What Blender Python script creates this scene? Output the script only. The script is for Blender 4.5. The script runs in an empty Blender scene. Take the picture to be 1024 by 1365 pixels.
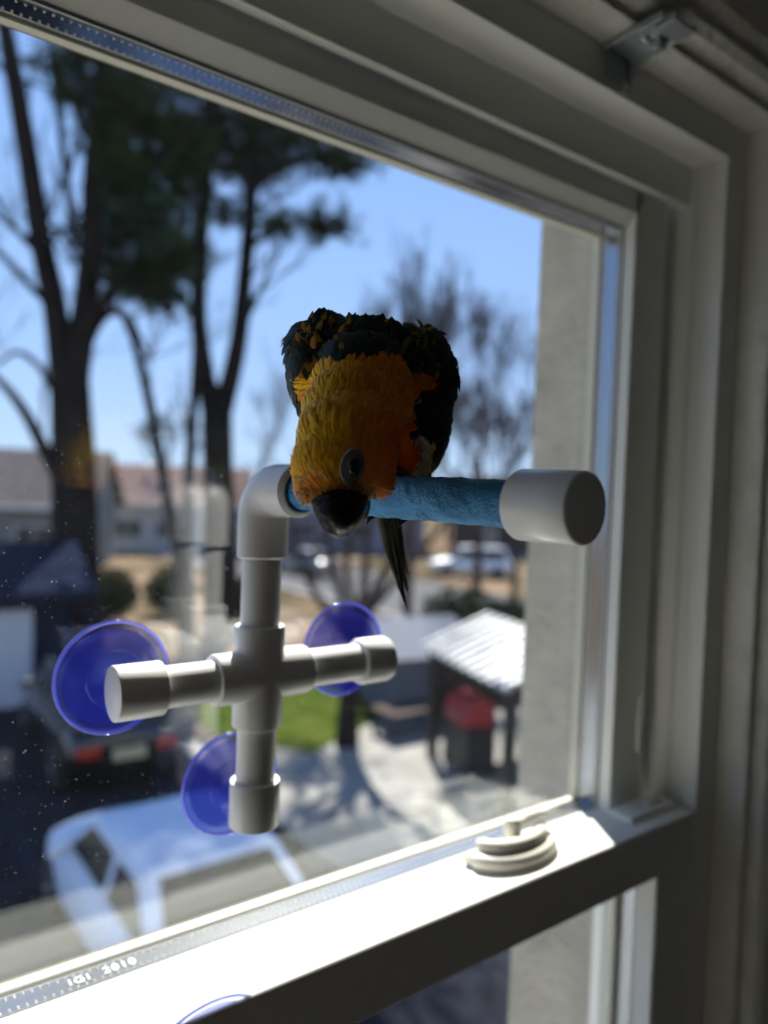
import bpy, bmesh, math, random
from mathutils import Vector, Matrix, noise
from mathutils.bvhtree import BVHTree
random.seed(7)
S = bpy.context.scene
COL = S.collection
V = Vector
R_ = math.radians

# ------------------------------------------------------------------ camera
F_PX, CX, CY = 1000.0, 512.0, 682.5
CAM = V((0.0, -0.40, 1.5))
_y, _p, _r = R_(53.12), R_(1.79), R_(2.09)
FW = V((math.cos(_y) * math.cos(_p), math.sin(_y) * math.cos(_p), -math.sin(_p)))
_rt = V((math.sin(_y), -math.cos(_y), 0.0))
_up = _rt.cross(FW)
RT = math.cos(_r) * _rt + math.sin(_r) * _up
UP = -math.sin(_r) * _rt + math.cos(_r) * _up
cam_d = bpy.data.cameras.new('camera')
cam = bpy.data.objects.new('camera', cam_d)
COL.objects.link(cam)
cam.matrix_world = Matrix(((RT.x, UP.x, -FW.x, CAM.x), (RT.y, UP.y, -FW.y, CAM.y), (RT.z, UP.z, -FW.z, CAM.z), (0, 0, 0, 1)))
cam_d.sensor_fit = 'HORIZONTAL'
cam_d.sensor_width = 36.0
cam_d.lens = F_PX / 1024.0 * 36.0
cam_d.clip_start = 0.01
cam_d.clip_end = 500
cam_d.dof.use_dof = True
cam_d.dof.focus_distance = 0.315
cam_d.dof.aperture_fstop = 6.2
S.camera = cam

# ------------------------------------------------------------------ sky, sun, exposure
world = bpy.data.worlds.new('sky'); S.world = world
world.use_nodes = True
nt = world.node_tree; nt.nodes.clear()
wo = nt.nodes.new('ShaderNodeOutputWorld'); bg = nt.nodes.new('ShaderNodeBackground')
tc = nt.nodes.new('ShaderNodeTexCoord'); sx = nt.nodes.new('ShaderNodeSeparateXYZ'); rp = nt.nodes.new('ShaderNodeValToRGB')
nt.links.new(tc.outputs['Generated'], sx.inputs[0]); nt.links.new(sx.outputs['Z'], rp.inputs[0])
nt.links.new(rp.outputs[0], bg.inputs[0]); nt.links.new(bg.outputs[0], wo.inputs[0])
el = rp.color_ramp.elements
el[0].position = 0.0; el[0].color = (0.52, 0.70, 0.95, 1)
el[1].position = 1.0; el[1].color = (0.14, 0.28, 0.66, 1)
e2 = el.new(0.16); e2.color = (0.37, 0.57, 0.97, 1)
e3 = el.new(0.5); e3.color = (0.24, 0.43, 0.88, 1)
bg.inputs[1].default_value = 0.59
SUN_AZ, SUN_EL = R_(31), R_(47)
SUN_D = V((-math.sin(SUN_AZ) * math.cos(SUN_EL), -math.cos(SUN_AZ) * math.cos(SUN_EL), -math.sin(SUN_EL)))
sun_d = bpy.data.lights.new('sun_offscreen', 'SUN'); sun_d.energy = 7.0; sun_d.angle = R_(0.53); sun_d.color = (1.0, 0.955, 0.88)
sun = bpy.data.objects.new('sun_offscreen', sun_d); COL.objects.link(sun)
sun.rotation_euler = SUN_D.to_track_quat('-Z', 'Y').to_euler(); sun.location = (8, 12, 14)
S.view_settings.view_transform = 'Standard'; S.view_settings.look = 'None'
S.view_settings.exposure = 1.28; S.view_settings.gamma = 1.0; S.view_settings.use_curve_mapping = False
S.cycles.max_bounces = 12; S.cycles.diffuse_bounces = 6; S.cycles.glossy_bounces = 6
S.cycles.transparent_max_bounces = 24; S.cycles.transmission_bounces = 8
S.cycles.caustics_reflective = False; S.cycles.caustics_refractive = False
S.cycles.sample_clamp_indirect = 6.0

# ------------------------------------------------------------------ helpers
def W(px, py, t):
    """a point t metres in front of the lens along the view through (px, py)"""
    return CAM + t * (FW + RT * ((px - CX) / F_PX) - UP * ((py - CY) / F_PX))

def nodes(m):
    m.use_nodes = True
    return m.node_tree.nodes, m.node_tree.links, m.node_tree.nodes['Principled BSDF']

def mat(name, col, rough=0.5, metal=0.0, var=0.0, vscale=20.0, bump=0.0, bscale=60.0, spec=0.5, col2=None, stretch=None, attr=None):
    m = bpy.data.materials.new(name); n, l, p = nodes(m)
    p.inputs['Base Color'].default_value = (*col, 1); p.inputs['Roughness'].default_value = rough
    p.inputs['Metallic'].default_value = metal; p.inputs['Specular IOR Level'].default_value = spec
    t = n.new('ShaderNodeTexCoord'); mp = n.new('ShaderNodeMapping')
    l.new(t.outputs['Object'], mp.inputs[0])
    if stretch: mp.inputs['Scale'].default_value = stretch
    if attr:
        a = n.new('ShaderNodeAttribute'); a.attribute_name = attr; l.new(a.outputs['Color'], p.inputs['Base Color'])
    elif var > 0 or col2:
        nz = n.new('ShaderNodeTexNoise'); nz.inputs['Scale'].default_value = vscale; nz.inputs['Detail'].default_value = 6
        l.new(mp.outputs[0], nz.inputs['Vector'])
        r = n.new('ShaderNodeValToRGB'); l.new(nz.outputs[0], r.inputs[0])
        c2 = col2 or tuple(min(1, c * (1 + var)) for c in col)
        c1 = col if col2 else tuple(c * (1 - var) for c in col)
        r.color_ramp.elements[0].position = 0.35; r.color_ramp.elements[1].position = 0.68
        r.color_ramp.elements[0].color = (*c1, 1); r.color_ramp.elements[1].color = (*c2, 1)
        l.new(r.outputs[0], p.inputs['Base Color'])
    if bump > 0:
        nb = n.new('ShaderNodeTexNoise'); nb.inputs['Scale'].default_value = bscale; nb.inputs['Detail'].default_value = 8
        l.new(mp.outputs[0], nb.inputs['Vector'])
        b = n.new('ShaderNodeBump'); b.inputs['Strength'].default_value = bump; b.inputs['Distance'].default_value = 0.5 / bscale
        l.new(nb.outputs[0], b.inputs['Height']); l.new(b.outputs[0], p.inputs['Normal'])
    return m

def glass_mat(name, tint=(1, 1, 1), dust=0.0, f0=0.046):
    m = bpy.data.materials.new(name); m.use_nodes = True
    n, l = m.node_tree.nodes, m.node_tree.links; n.clear()
    o = n.new('ShaderNodeOutputMaterial'); tr = n.new('ShaderNodeBsdfTransparent'); gl = n.new('ShaderNodeBsdfGlossy')
    tr.inputs[0].default_value = (*tint, 1); gl.inputs['Roughness'].default_value = 0.0; gl.inputs[0].default_value = (1, 1, 1, 1)
    lw = n.new('ShaderNodeLayerWeight'); lw.inputs[0].default_value = 0.5
    pw = n.new('ShaderNodeMath'); pw.operation = 'POWER'; pw.inputs[1].default_value = 5; l.new(lw.outputs['Facing'], pw.inputs[0])
    ma = n.new('ShaderNodeMath'); ma.operation = 'MULTIPLY_ADD'; ma.inputs[1].default_value = 1 - f0; ma.inputs[2].default_value = f0
    l.new(pw.outputs[0], ma.inputs[0])
    mx = n.new('ShaderNodeMixShader'); l.new(ma.outputs[0], mx.inputs[0]); l.new(tr.outputs[0], mx.inputs[1]); l.new(gl.outputs[0], mx.inputs[2])
    last = mx
    if dust > 0:
        t = n.new('ShaderNodeTexCoord')
        vo = n.new('ShaderNodeTexNoise'); vo.inputs['Scale'].default_value = 650; vo.inputs['Detail'].default_value = 2
        l.new(t.outputs['Object'], vo.inputs['Vector'])
        th = n.new('ShaderNodeMapRange'); th.inputs[1].default_value = 0.70; th.inputs[2].default_value = 0.78; th.inputs[3].default_value = 0; th.inputs[4].default_value = 0.22
        l.new(vo.outputs[0], th.inputs[0])
        sm = n.new('ShaderNodeTexNoise'); sm.inputs['Scale'].default_value = 9; sm.inputs['Detail'].default_value = 8
        l.new(t.outputs['Object'], sm.inputs['Vector'])
        hz = n.new('ShaderNodeMapRange'); hz.inputs[1].default_value = 0.35; hz.inputs[2].default_value = 0.75; hz.inputs[3].default_value = dust * 0.3; hz.inputs[4].default_value = dust
        l.new(sm.outputs[0], hz.inputs[0])
        ad = n.new('ShaderNodeMath'); ad.operation = 'ADD'; l.new(th.outputs[0], ad.inputs[0]); l.new(hz.outputs[0], ad.inputs[1])
        tl = n.new('ShaderNodeBsdfTranslucent'); tl.inputs[0].default_value = (0.8, 0.8, 0.8, 1)
        m2 = n.new('ShaderNodeMixShader'); l.new(ad.outputs[0], m2.inputs[0]); l.new(mx.outputs[0], m2.inputs[1]); l.new(tl.outputs[0], m2.inputs[2])
        last = m2
    l.new(last.outputs[0], o.inputs[0])
    return m

class MB:
    def __init__(s): s.v = []; s.f = []; s.c = []
    def add(s, vs, fs):
        o = len(s.v); s.v += [V(p) for p in vs]; s.f += [tuple(i + o for i in f) for f in fs]; return s
    def box(s, x0, x1, y0, y1, z0, z1):
        return s.add([(x0, y0, z0), (x1, y0, z0), (x1, y1, z0), (x0, y1, z0), (x0, y0, z1), (x1, y0, z1), (x1, y1, z1), (x0, y1, z1)],
                     [(3, 2, 1, 0), (4, 5, 6, 7), (0, 1, 5, 4), (1, 2, 6, 5), (2, 3, 7, 6), (3, 0, 4, 7)])
    def tube(s, pts, rad, seg=12, caps=True, flat=None):
        pts = [V(p) for p in pts]; n = len(pts)
        if not hasattr(rad, '__len__'): rad = [rad] * n
        T = [(pts[min(i + 1, n - 1)] - pts[max(i - 1, 0)]).normalized() for i in range(n)]
        a = T[0].orthogonal().normalized() if flat is None else (V(flat) - T[0] * V(flat).dot(T[0])).normalized()
        vs = []; fs = []
        for i in range(n):
            a = (a - T[i] * a.dot(T[i])).normalized(); b = T[i].cross(a)
            r = rad[i]; ra, rb = r if hasattr(r, '__len__') else (r, r)
            for k in range(seg):
                an = 2 * math.pi * k / seg
                vs.append(pts[i] + a * (ra * math.cos(an)) + b * (rb * math.sin(an)))
        for i in range(n - 1):
            for k in range(seg):
                k2 = (k + 1) % seg
                fs.append((i * seg + k, i * seg + k2, (i + 1) * seg + k2, (i + 1) * seg + k))
        if caps:
            fs.append(tuple(reversed(range(seg)))); fs.append(tuple(range((n - 1) * seg, n * seg)))
        return s.add(vs, fs)
    def lathe(s, o, axis, prof, seg=40, caps=True):
        """prof: list of (distance along axis, radius)"""
        o = V(o); ax = V(axis).normalized()
        return s.tube_r(o, ax, prof, seg, caps)
    def tube_r(s, o, ax, prof, seg, caps):
        a = ax.orthogonal().normalized(); b = ax.cross(a); vs = []; fs = []; n = len(prof)
        for d, r in prof:
            for k in range(seg):
                an = 2 * math.pi * k / seg
                vs.append(o + ax * d + a * (r * math.cos(an)) + b * (r * math.sin(an)))
        for i in range(n - 1):
            for k in range(seg):
                k2 = (k + 1) % seg
                fs.append((i * seg + k, i * seg + k2, (i + 1) * seg + k2, (i + 1) * seg + k))
        if caps:
            fs.append(tuple(reversed(range(seg)))); fs.append(tuple(range((n - 1) * seg, n * seg)))
        return s.add(vs, fs)
    def prism(s, poly, fn0, fn1):
        """poly of 2D points, fn0/fn1 map them to the two end faces"""
        n = len(poly); vs = [fn0(*p) for p in poly] + [fn1(*p) for p in poly]
        fs = [(i, (i + 1) % n, n + (i + 1) % n, n + i) for i in range(n)] + [tuple(reversed(range(n))), tuple(range(n, 2 * n))]
        return s.add(vs, fs)
    def ball(s, c, ax, u=20, w=12):
        """ellipsoid: ax = three semi-axis vectors"""
        c = V(c); A = [V(q) for q in ax]; vs = []; fs = []
        for i in range(w + 1):
            th = math.pi * i / w
            for k in range(u):
                ph = 2 * math.pi * k / u
                vs.append(c + A[0] * (math.sin(th) * math.cos(ph)) + A[1] * (math.sin(th) * math.sin(ph)) + A[2] * math.cos(th))
        for i in range(w):
            for k in range(u):
                k2 = (k + 1) % u
                fs.append((i * u + k, (i + 1) * u + k, (i + 1) * u + k2, i * u + k2))
        return s.add(vs, fs)
    def mesh(s, name, m, smooth=None):
        me = bpy.data.meshes.new(name); me.from_pydata(s.v, [], s.f)
        bm = bmesh.new(); bm.from_mesh(me)
        bmesh.ops.remove_doubles(bm, verts=bm.verts, dist=1e-7)
        bmesh.ops.recalc_face_normals(bm, faces=bm.faces); bm.to_mesh(me); bm.free()
        if m: me.materials.append(m)
        if smooth is not None: shade(me, smooth)
        return me
    def build(s, name, m, parent=None, smooth=None, bevel=0.0, segs=2):
        o = bpy.data.objects.new(name, s.mesh(name, m, smooth)); COL.objects.link(o)
        if parent: o.parent = parent
        if bevel:
            b = o.modifiers.new('bevel', 'BEVEL'); b.width = bevel; b.segments = segs; b.limit_method = 'ANGLE'; b.angle_limit = R_(35)
        return o

def shade(me, ang):
    me.polygons.foreach_set('use_smooth', [True] * len(me.polygons))
    if ang < 179:
        bm = bmesh.new(); bm.from_mesh(me)
        for e in bm.edges:
            if len(e.link_faces) == 2 and e.calc_face_angle(0) > R_(ang): e.smooth = False
        bm.to_mesh(me); bm.free()

def tag(o, label=None, cat=None, group=None, kind=None):
    if label: o['label'] = label
    if cat: o['category'] = cat
    if group: o['group'] = group
    if kind: o['kind'] = kind
    return o

def empty(name, loc=(0, 0, 0), rz=0.0, parent=None):
    o = bpy.data.objects.new(name, None); COL.objects.link(o); o.location = loc; o.rotation_euler = (0, 0, rz)
    o.empty_display_size = 0.05
    if parent: o.parent = parent
    return o

def shift(mb, o):
    """express a builder's world vertices relative to the root's place"""
    for p in mb.v: p -= o
    return mb

# ------------------------------------------------------------------ materials
M = {}
M['vinyl'] = mat('white_vinyl', (0.84, 0.84, 0.80), 0.38, var=0.03, vscale=9)
M['paint'] = mat('old_white_paint', (0.74, 0.73, 0.67), 0.5, var=0.08, vscale=14, bump=0.6, bscale=70, stretch=(1, 1, 0.6))
M['wall'] = mat('wall_paint', (0.68, 0.67, 0.64), 0.8, var=0.03)
M['ceil'] = mat('ceiling_paint', (0.78, 0.775, 0.75), 0.85, var=0.02)
M['floorwood'] = mat('floor_wood', (0.20, 0.185, 0.17), 0.45, var=0.3, vscale=4, stretch=(1, 9, 1))
M['stucco'] = mat('beige_stucco', (0.40, 0.38, 0.325), 0.95, var=0.12, vscale=16, bump=0.8, bscale=70)
M['pvc'] = mat('white_pvc', (0.80, 0.80, 0.80), 0.32)
M['glass'] = glass_mat('window_glass', (0.985, 0.99, 0.985), dust=0.002)
M['glass2'] = glass_mat('outer_window_glass', (0.985, 0.99, 0.985), dust=0.0)
M['alu'] = mat('spacer_aluminium', (0.28, 0.30, 0.33), 0.15, 1.0)
M['bead'] = mat('cream_vinyl', (0.62, 0.60, 0.50), 0.45)
M['cream'] = mat('ivory_plastic', (0.78, 0.75, 0.66), 0.4)
M['gasket'] = mat('dark_gasket', (0.05, 0.05, 0.05), 0.7)
M['steel'] = mat('galvanised_steel', (0.50, 0.54, 0.56), 0.42, 0.85, bump=0.05, bscale=300)

# ------------------------------------------------------------------ room shell
XL, XR, ZB, ZT = -0.46, 0.604, 0.70, 1.788      # jamb planes of the window frame
YF = -0.057                                      # room face of the frame
def structure(o, label=None): o['kind'] = 'structure'; (label and o.__setitem__('label', label)); return o

RX0, RX1, RY0, RH = -2.0, 2.5, -3.7, 2.45
w = MB(); h0, h1, g0, g1 = XL - 0.056, XR + 0.056, ZB - 0.04, ZT + 0.042
w.box(RX0, h0, YF, 0.03, 0, RH).box(h1, RX1, YF, 0.03, 0, RH).box(h0, h1, YF, 0.03, 0, g0).box(h0, h1, YF, 0.03, g1, RH)
structure(w.build('wall_front', M['wall']), 'painted interior wall around the window')
w = MB(); RVX, RVY = 0.622, 0.163; a0, b0, b1 = -0.48, 0.66, 1.86
w.box(-7, a0, 0.03, RVY, -3.4, 3.2).box(RVX, 7, 0.03, RVY, -3.4, 3.2).box(a0, RVX, 0.03, RVY, -3.4, b0).box(a0, RVX, 0.03, RVY, b1, 3.2)
structure(w.build('wall_outside', M['stucco']), 'beige stucco outside wall and window reveal')
w = MB(); w.box(-7, 7, RVY, 0.50, 2.158, 2.28)
structure(w.build('trim_eave', M['vinyl']), 'white roof overhang above the window')
structure(MB().box(RX0, RX1, RY0, YF, -0.05, 0).build('floor', M['floorwood']), 'grey brown wooden floor of the room')
structure(MB().box(RX0, RX1, RY0, 0.03, RH, RH + 0.1).build('ceiling', M['ceil']), 'white ceiling of the room')
structure(MB().box(RX1, RX1 + 0.1, RY0, 0.03, 0, RH).build('wall_right', M['wall']), 'painted wall on the right of the room')
structure(MB().box(RX0 - 0.1, RX0, RY0, 0.03, 0, RH).build('wall_left', M['wall']), 'painted wall on the left of the room')
structure(MB().box(RX0, RX1, RY0 - 0.1, RY0, 0, RH).build('wall_back', M['wall']), 'painted back wall of the room')

# interior casing (moulded, mitred), one trim per side
prof = [(0.027, YF), (0.027, -0.081), (0.029, -0.0845), (0.033, -0.0825), (0.036, -0.086), (0.039, -0.095), (0.045, -0.100), (0.050, -0.097),
        (0.053, -0.1005), (0.060, -0.106), (0.068, -0.107), (0.072, -0.102), (0.082, -0.1005), (0.092, -0.101), (0.097, -0.096), (0.097, YF)]
def casing(name, p0, p1, label):
    mb = MB(); mb.prism(prof, p0, p1); structure(mb.build(name, M['paint'], None, 30), label)
casing('trim_1', lambda o, y: (XR + o, y, ZB - 0.02), lambda o, y: (XR + o, y, ZT + o), 'painted moulded wooden casing beside the window')
casing('trim_2', lambda o, y: (XR + o, y, ZT + o), lambda o, y: (XL - o, y, ZT + o), 'painted moulded wooden casing over the window')
casing('trim_3', lambda o, y: (XL - o, y, ZT + o), lambda o, y: (XL - o, y, ZB - 0.02), 'painted moulded wooden casing at the far jamb')

# ------------------------------------------------------------------ the double-hung window
win = structure(empty('window_1', (0.07, 0, ZB)), 'white vinyl double hung window')
WO = V((0.07, 0, ZB))
def wpart(name, mb, m, parent=win, smooth=None, bevel=0.0, segs=2):
    return shift(mb, WO).build(name, m, parent, smooth, bevel, segs)

jp = [(0, YF), (0, -0.0445), (0.0035, -0.0425), (0.0035, -0.0300), (0, -0.0275), (0, -0.0130), (0.002, -0.0118), (0.002, 0.004),
      (-0.004, 0.006), (-0.004, 0.012), (0.002, 0.014), (0.002, 0.022), (-0.012, 0.024), (-0.012, 0.034), (0.0175, 0.034), (0.0175, 0.0305), (0.055, 0.0295), (0.055, YF)]
mb = MB(); mb.prism(jp, lambda o, y: (XR + o, y, ZB - 0.03), lambda o, y: (XR + o, y, ZT + 0.041)); wpart('side_jamb', mb, M['vinyl'], bevel=0.0008)
mb = MB(); mb.prism(jp, lambda o, y: (XL - o, y, ZB - 0.03), lambda o, y: (XL - o, y, ZT + 0.041)); wpart('side_jamb', mb, M['vinyl'], bevel=0.0008)
hp = [(0, YF), (0, -0.026), (-0.033, -0.0245), (-0.033, -0.0165), (-0.010, -0.0160), (-0.010, 0.024), (-0.012, 0.034), (0.04, 0.034), (0.04, YF)]
mb = MB(); mb.prism(hp, lambda o, y: (XL + .0005, y, ZT + o), lambda o, y: (XR - .0005, y, ZT + o)); wpart('head_jamb', mb, M['vinyl'], bevel=0.0008)
mb = MB().box(XL, XR, YF - 0.03, 0.09, ZB - 0.03, ZB); wpart('window_sill', mb, M['vinyl'], bevel=0.002)

# upper sash: opening x GX0..GX1, z GZ0..GZ1
GX0, GX1, GZ0, GZ1 = -0.40, 0.5437, 1.2285, 1.728
SX1 = 0.590
us = MB()
us.prism([(0, 0.0), (0.0105, -0.012), (0.037, -0.012), (0.037, 0.030), (0, 0.030)], lambda o, y: (GX0, y, GZ1 + o), lambda o, y: (GX1 + 0.0069, y, GZ1 + o))
us.prism([(0, 0.0), (0.001, -0.012), (0.0463, -0.012), (0.0463, 0.030), (0, 0.030)], lambda o, y: (GX1 + o, y, 1.19), lambda o, y: (GX1 + o, y, 1.765))
us.prism([(0, 0.0), (0.001, -0.012), (0.0463, -0.012), (0.0463, 0.030), (0, 0.030)], lambda o, y: (GX0 - o, y, 1.19), lambda o, y: (GX0 - o, y, 1.765))
us.box(GX0, GX1, -0.012, 0.030, 1.19, GZ0 - 0.0002)
usash = wpart('upper_sash', us, M['vinyl'], bevel=0.0007)
for ya, yb, m_ in ((0.0, 0.003, 'glass'), (0.0175, 0.0205, 'glass2')):
    wpart('glass_pane', MB().box(GX0, GX1, ya, yb, GZ0, GZ1), M[m_], usash)
# spacer bar round the cavity between the panes, with its two rows of perforations
sp = MB(); T_ = 0.0006
sp.box(GX0, GX1, 0.0032, 0.0173, GZ1 - T_, GZ1 - 0.0001).box(GX0, GX1, 0.0032, 0.0173, GZ0 + 0.0001, GZ0 + T_)
sp.box(GX1 - T_, GX1 - 0.0001, 0.0032, 0.0173, GZ0, GZ1).box(GX0 + 0.0001, GX0 + T_, 0.0032, 0.0173, GZ0, GZ1)
wpart('spacer_bar', sp, M['alu'], usash)
pf = MB()
def dot(c, n, r=0.00078):
    pf.lathe(c, n, [(0.0, r), (0.0005, r * 0.75), (0.0008, r * 0.2)], 6, True)
x = GX0 + 0.006
while x < GX1 - 0.004:
    for yy in (0.0052, 0.0152):
        dot((x, yy, GZ1 - T_), (0, 0, -1)); dot((x + 0.002, yy, GZ0 + T_), (0, 0, 1))
    x += 0.0042
z = GZ0 + 0.006
while z < GZ1 - 0.004:
    for yy in (0.0052, 0.0152): dot((GX1 - T_, yy, z), (-1, 0, 0))
    z += 0.0042
M['dots'] = mat('punched_metal', (0.62, 0.63, 0.65), 0.3, 0.6)
tag(wpart('spacer_perforation', pf, M['dots'], usash, 60), kind='stuff')
# outer glazing bead, seen through the panes
def frame4(mb, x0, x1, z0, z1, wd, ya, yb):
    mb.box(x0, x1, ya, yb, z1 - wd, z1).box(x0, x1, ya, yb, z0, z0 + wd).box(x0, x0 + wd, ya, yb, z0 + wd, z1 - wd).box(x1 - wd, x1, ya, yb, z0 + wd, z1 - wd)
    return mb
wpart('glazing_bead', frame4(MB(), GX0 + .0002, GX1 - .0002, GZ0 + .0002, GZ1 - .0002, 0.0020, 0.0206, 0.0275), M['bead'], usash, bevel=0.001)
wpart('glazing_bead', frame4(MB(), GX0 + .0002, GX1 - .0002, GZ0 + .0002, GZ1 - .0002, 0.0012, 0.0275, 0.0300), M['bead'], usash)
gk = MB().box(GX1 - .0008, GX1 - .0001, -0.0012, -0.0001, GZ0, GZ1)
wpart('glazing_gasket', gk, M['gasket'], usash)
wpart('glazing_gasket', MB().box(GX0, GX1 - .001, -0.0012, -0.0001, GZ1 - .0008, GZ1 - .0001), M['gasket'], usash)
# the date stamp on the bottom spacer
tcv = bpy.data.curves.new('spacer_stamp', 'FONT'); tcv.body = 'IGI  2010'; tcv.size = 0.0075; tcv.extrude = 0.0004; tcv.space_character = 1.25
tob = bpy.data.objects.new('tmp_text', tcv); COL.objects.link(tob)
dg = bpy.context.evaluated_depsgraph_get(); tme = bpy.data.meshes.new_from_object(tob.evaluated_get(dg)); bpy.data.objects.remove(tob)
tme.materials.clear(); tme.materials.append(M['dots'])
to = bpy.data.objects.new('spacer_stamp', tme); COL.objects.link(to); to.parent = usash; to.location = V((0.108, 0.0072, GZ0 + T_ + 0.0004)) - WO
# vent stop and latch plate on the stile
mb = MB(); mb.prism([(0.0030 * math.cos(a), 0.0255 * math.sin(a)) for a in [i * math.pi / 12 for i in range(24)]], lambda a, b: (0.5815 + a, -0.0121, 1.300 + b), lambda a, b: (0.5815 + a, -0.0150, 1.300 + b))
wpart('vent_stop', mb, M['vinyl'], usash, bevel=0.0006)

# lower sash
LT, LB, LY0, LY1 = 1.2333, 1.190, -0.058, -0.0165
ls = MB()
ls.box(XL + 0.002, XR - 0.002, LY0, LY1, LB, LT)
ls.box(0.5497, XR - 0.002, LY0 + .0002, LY1, ZB + 0.002, LB).box(XL + 0.002, XL + 0.054, LY0 + .0002, LY1, ZB + 0.002, LB).box(XL + 0.054, 0.5497, LY0 + .0002, LY1, ZB + 0.002, ZB + 0.06)
lsash = wpart('lower_sash', ls, M['vinyl'], bevel=0.0022, segs=3)
for ya in (-0.042, -0.028):
    wpart('glass_pane', MB().box(XL + 0.054, 0.5497, ya, ya + 0.003, ZB + 0.06, LB), M['glass2'], lsash)
wpart('glazing_bead', frame4(MB(), XL + 0.054, 0.5497, ZB + 0.06, LB, 0.006, -0.024, -0.0185), M['bead'], lsash, bevel=0.001)
wpart('spacer_bar', frame4(MB(), XL + 0.0541, 0.5496, ZB + 0.0601, LB - .0001, 0.0006, -0.0388, -0.0282), M['alu'], lsash)

# tilt latch let into the rail end
tl = wpart('tilt_latch', MB().box(0.533, 0.5805, -0.0425, -0.0205, LT + .0001, LT + 0.0042).box(0.589, 0.598, -0.0425, -0.0205, LT + .0001, LT + 0.0042).box(0.5805, 0.589, -0.0425, -0.036, LT + .0001, LT + 0.0042).box(0.5805, 0.589, -0.028, -0.0205, LT + .0001, LT + 0.0042), M['vinyl'])
wpart('thumb_slide', MB().box(0.566, 0.580, -0.037, -0.027, LT + 0.0042, LT + 0.0066), M['vinyl'], tl, bevel=0.001)

# cam lock
def arc(c, rx, ry, a0, a1, n, z):
    return [(c[0] + rx * math.cos(R_(a0 + (a1 - a0) * i / n)), c[1] + ry * math.sin(R_(a0 + (a1 - a0) * i / n)), z) for i in range(n + 1)]
lk = MB()
lk.tube(arc((0.412, -0.0205), 0.037, 0.0215, 182, 352, 16, LT + 0.0045), [(0.0045, 0.004)] + [(0.0058, 0.0065)] * 15 + [(0.0042, 0.004)], 12, flat=(0, 0, 1))
poly = [(p[0], p[1]) for p in arc((0.412, -0.0205), 0.036, 0.021, 180, 360, 14, 0)] + [(0.447, -0.0185), (0.377, -0.0185)]
lk.prism(poly, lambda a, b: (a, b, LT + .0002), lambda a, b: (a, b, LT + 0.0045))
lk.tube([(0.371, -0.0185, LT + 0.004), (0.381, -0.0185, LT + 0.0045)], [0.0042, 0.0042], 10)
lock = wpart('sash_lock', lk, M['cream'], win, 50)
lk = MB()
lk.tube(arc((0.413, -0.0195), 0.030, 0.0155, 175, 350, 16, LT + 0.0125), [(0.0035, 0.0035)] + [(0.005, 0.0055)] * 15 + [(0.0035, 0.004)], 12, flat=(0, 0, 1))
lk.prism([(p[0], p[1]) for p in arc((0.413, -0.0195), 0.029, 0.015, 178, 362, 14, 0)], lambda a, b: (a, b, LT + 0.0046), lambda a, b: (a, b, LT + 0.0105))
wpart('lock_cam', lk, M['cream'], lock, 50)
lk = MB()
lk.lathe((0.4135, -0.0225, LT + 0.013), (0, 0, 1), [(0, 0.0068), (0.010, 0.0064), (0.0125, 0.0052), (0.0135, 0.002)], 24)
lk.tube([(0.4135, -0.0225, LT + 0.0215), (0.427, -0.0200, LT + 0.0225), (0.440, -0.0195, LT + 0.0225), (0.452, -0.0205, LT + 0.0215)], [(0.0035, 0.006), (0.0032, 0.0055), (0.0030, 0.0052), (0.0022, 0.0042)], 12, flat=(0, 0, 1))
wpart('lock_lever', lk, M['cream'], lock, 50)

# ------------------------------------------------------------------ metal bracket for a blind, screwed under the casing
bo = V((0.45, YF, ZT + 0.027))
br = tag(empty('blind_bracket', bo), 'galvanised steel blind bracket screwed under the window casing', 'bracket')
def bpart(name, mb, m=None, bevel=0.0004, parent=br, smooth=None): return shift(mb, bo).build(name, m or M['steel'], parent, smooth, bevel)
zc = ZT + 0.027
mb = MB().box(0.436, 0.462, -0.0585, -0.0571, ZT + 0.007, zc - 0.0004); mb.box(0.4535, 0.462, -0.0595, -0.0571, ZT + 0.0018, ZT + 0.012)
bpart('back_plate', mb)
mb = MB(); mb.prism([(-0.0586, zc - .0004), (-0.095, zc - .0004), (-0.095, zc - 0.004), (-0.080, zc - 0.006), (-0.068, zc - 0.012), (-0.0605, zc - 0.022), (-0.0586, zc - 0.022)],
                    lambda y, z: (0.459, y, z), lambda y, z: (0.4605, y, z)); bpart('side_web', mb)
mb = MB().box(0.430, 0.462, -0.106, -0.0586, zc - 0.0018, zc - 0.0004); mb.box(0.430, 0.4312, -0.106, -0.060, zc - 0.0055, zc - 0.0018); mb.box(0.4608, 0.462, -0.106, -0.066, zc - 0.0055, zc - 0.0018)
arm = bpart('arm', mb)
mb = MB().box(0.434, 0.458, -0.113, -0.098, zc - 0.0075, zc - 0.0058); mb.box(0.434, 0.4352, -0.113, -0.098, zc - 0.0058, zc - 0.002); mb.box(0.4568, 0.458, -0.113, -0.098, zc - 0.0058, zc - 0.002)
bpart('catch_clip', mb)
mb = MB().box(0.451, 0.459, -0.090, -0.083, zc - 0.0085, zc - 0.0019); bpart('lug', mb)
mb = MB(); mb.lathe((0.447, -0.082, zc - 0.0019), (0, 0, -1), [(0, 0.0036), (0.0012, 0.0034), (0.0022, 0.002), (0.0024, 0.0005)], 16); bpart('screw', mb, bevel=0, smooth=60)
mb = MB(); mb.lathe((0.458, -0.0596, ZT + 0.0075), (0, -1, 0), [(0, 0.0028), (0.0010, 0.0026), (0.0018, 0.0012)], 16); bpart('screw', mb, bevel=0, smooth=60)

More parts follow.
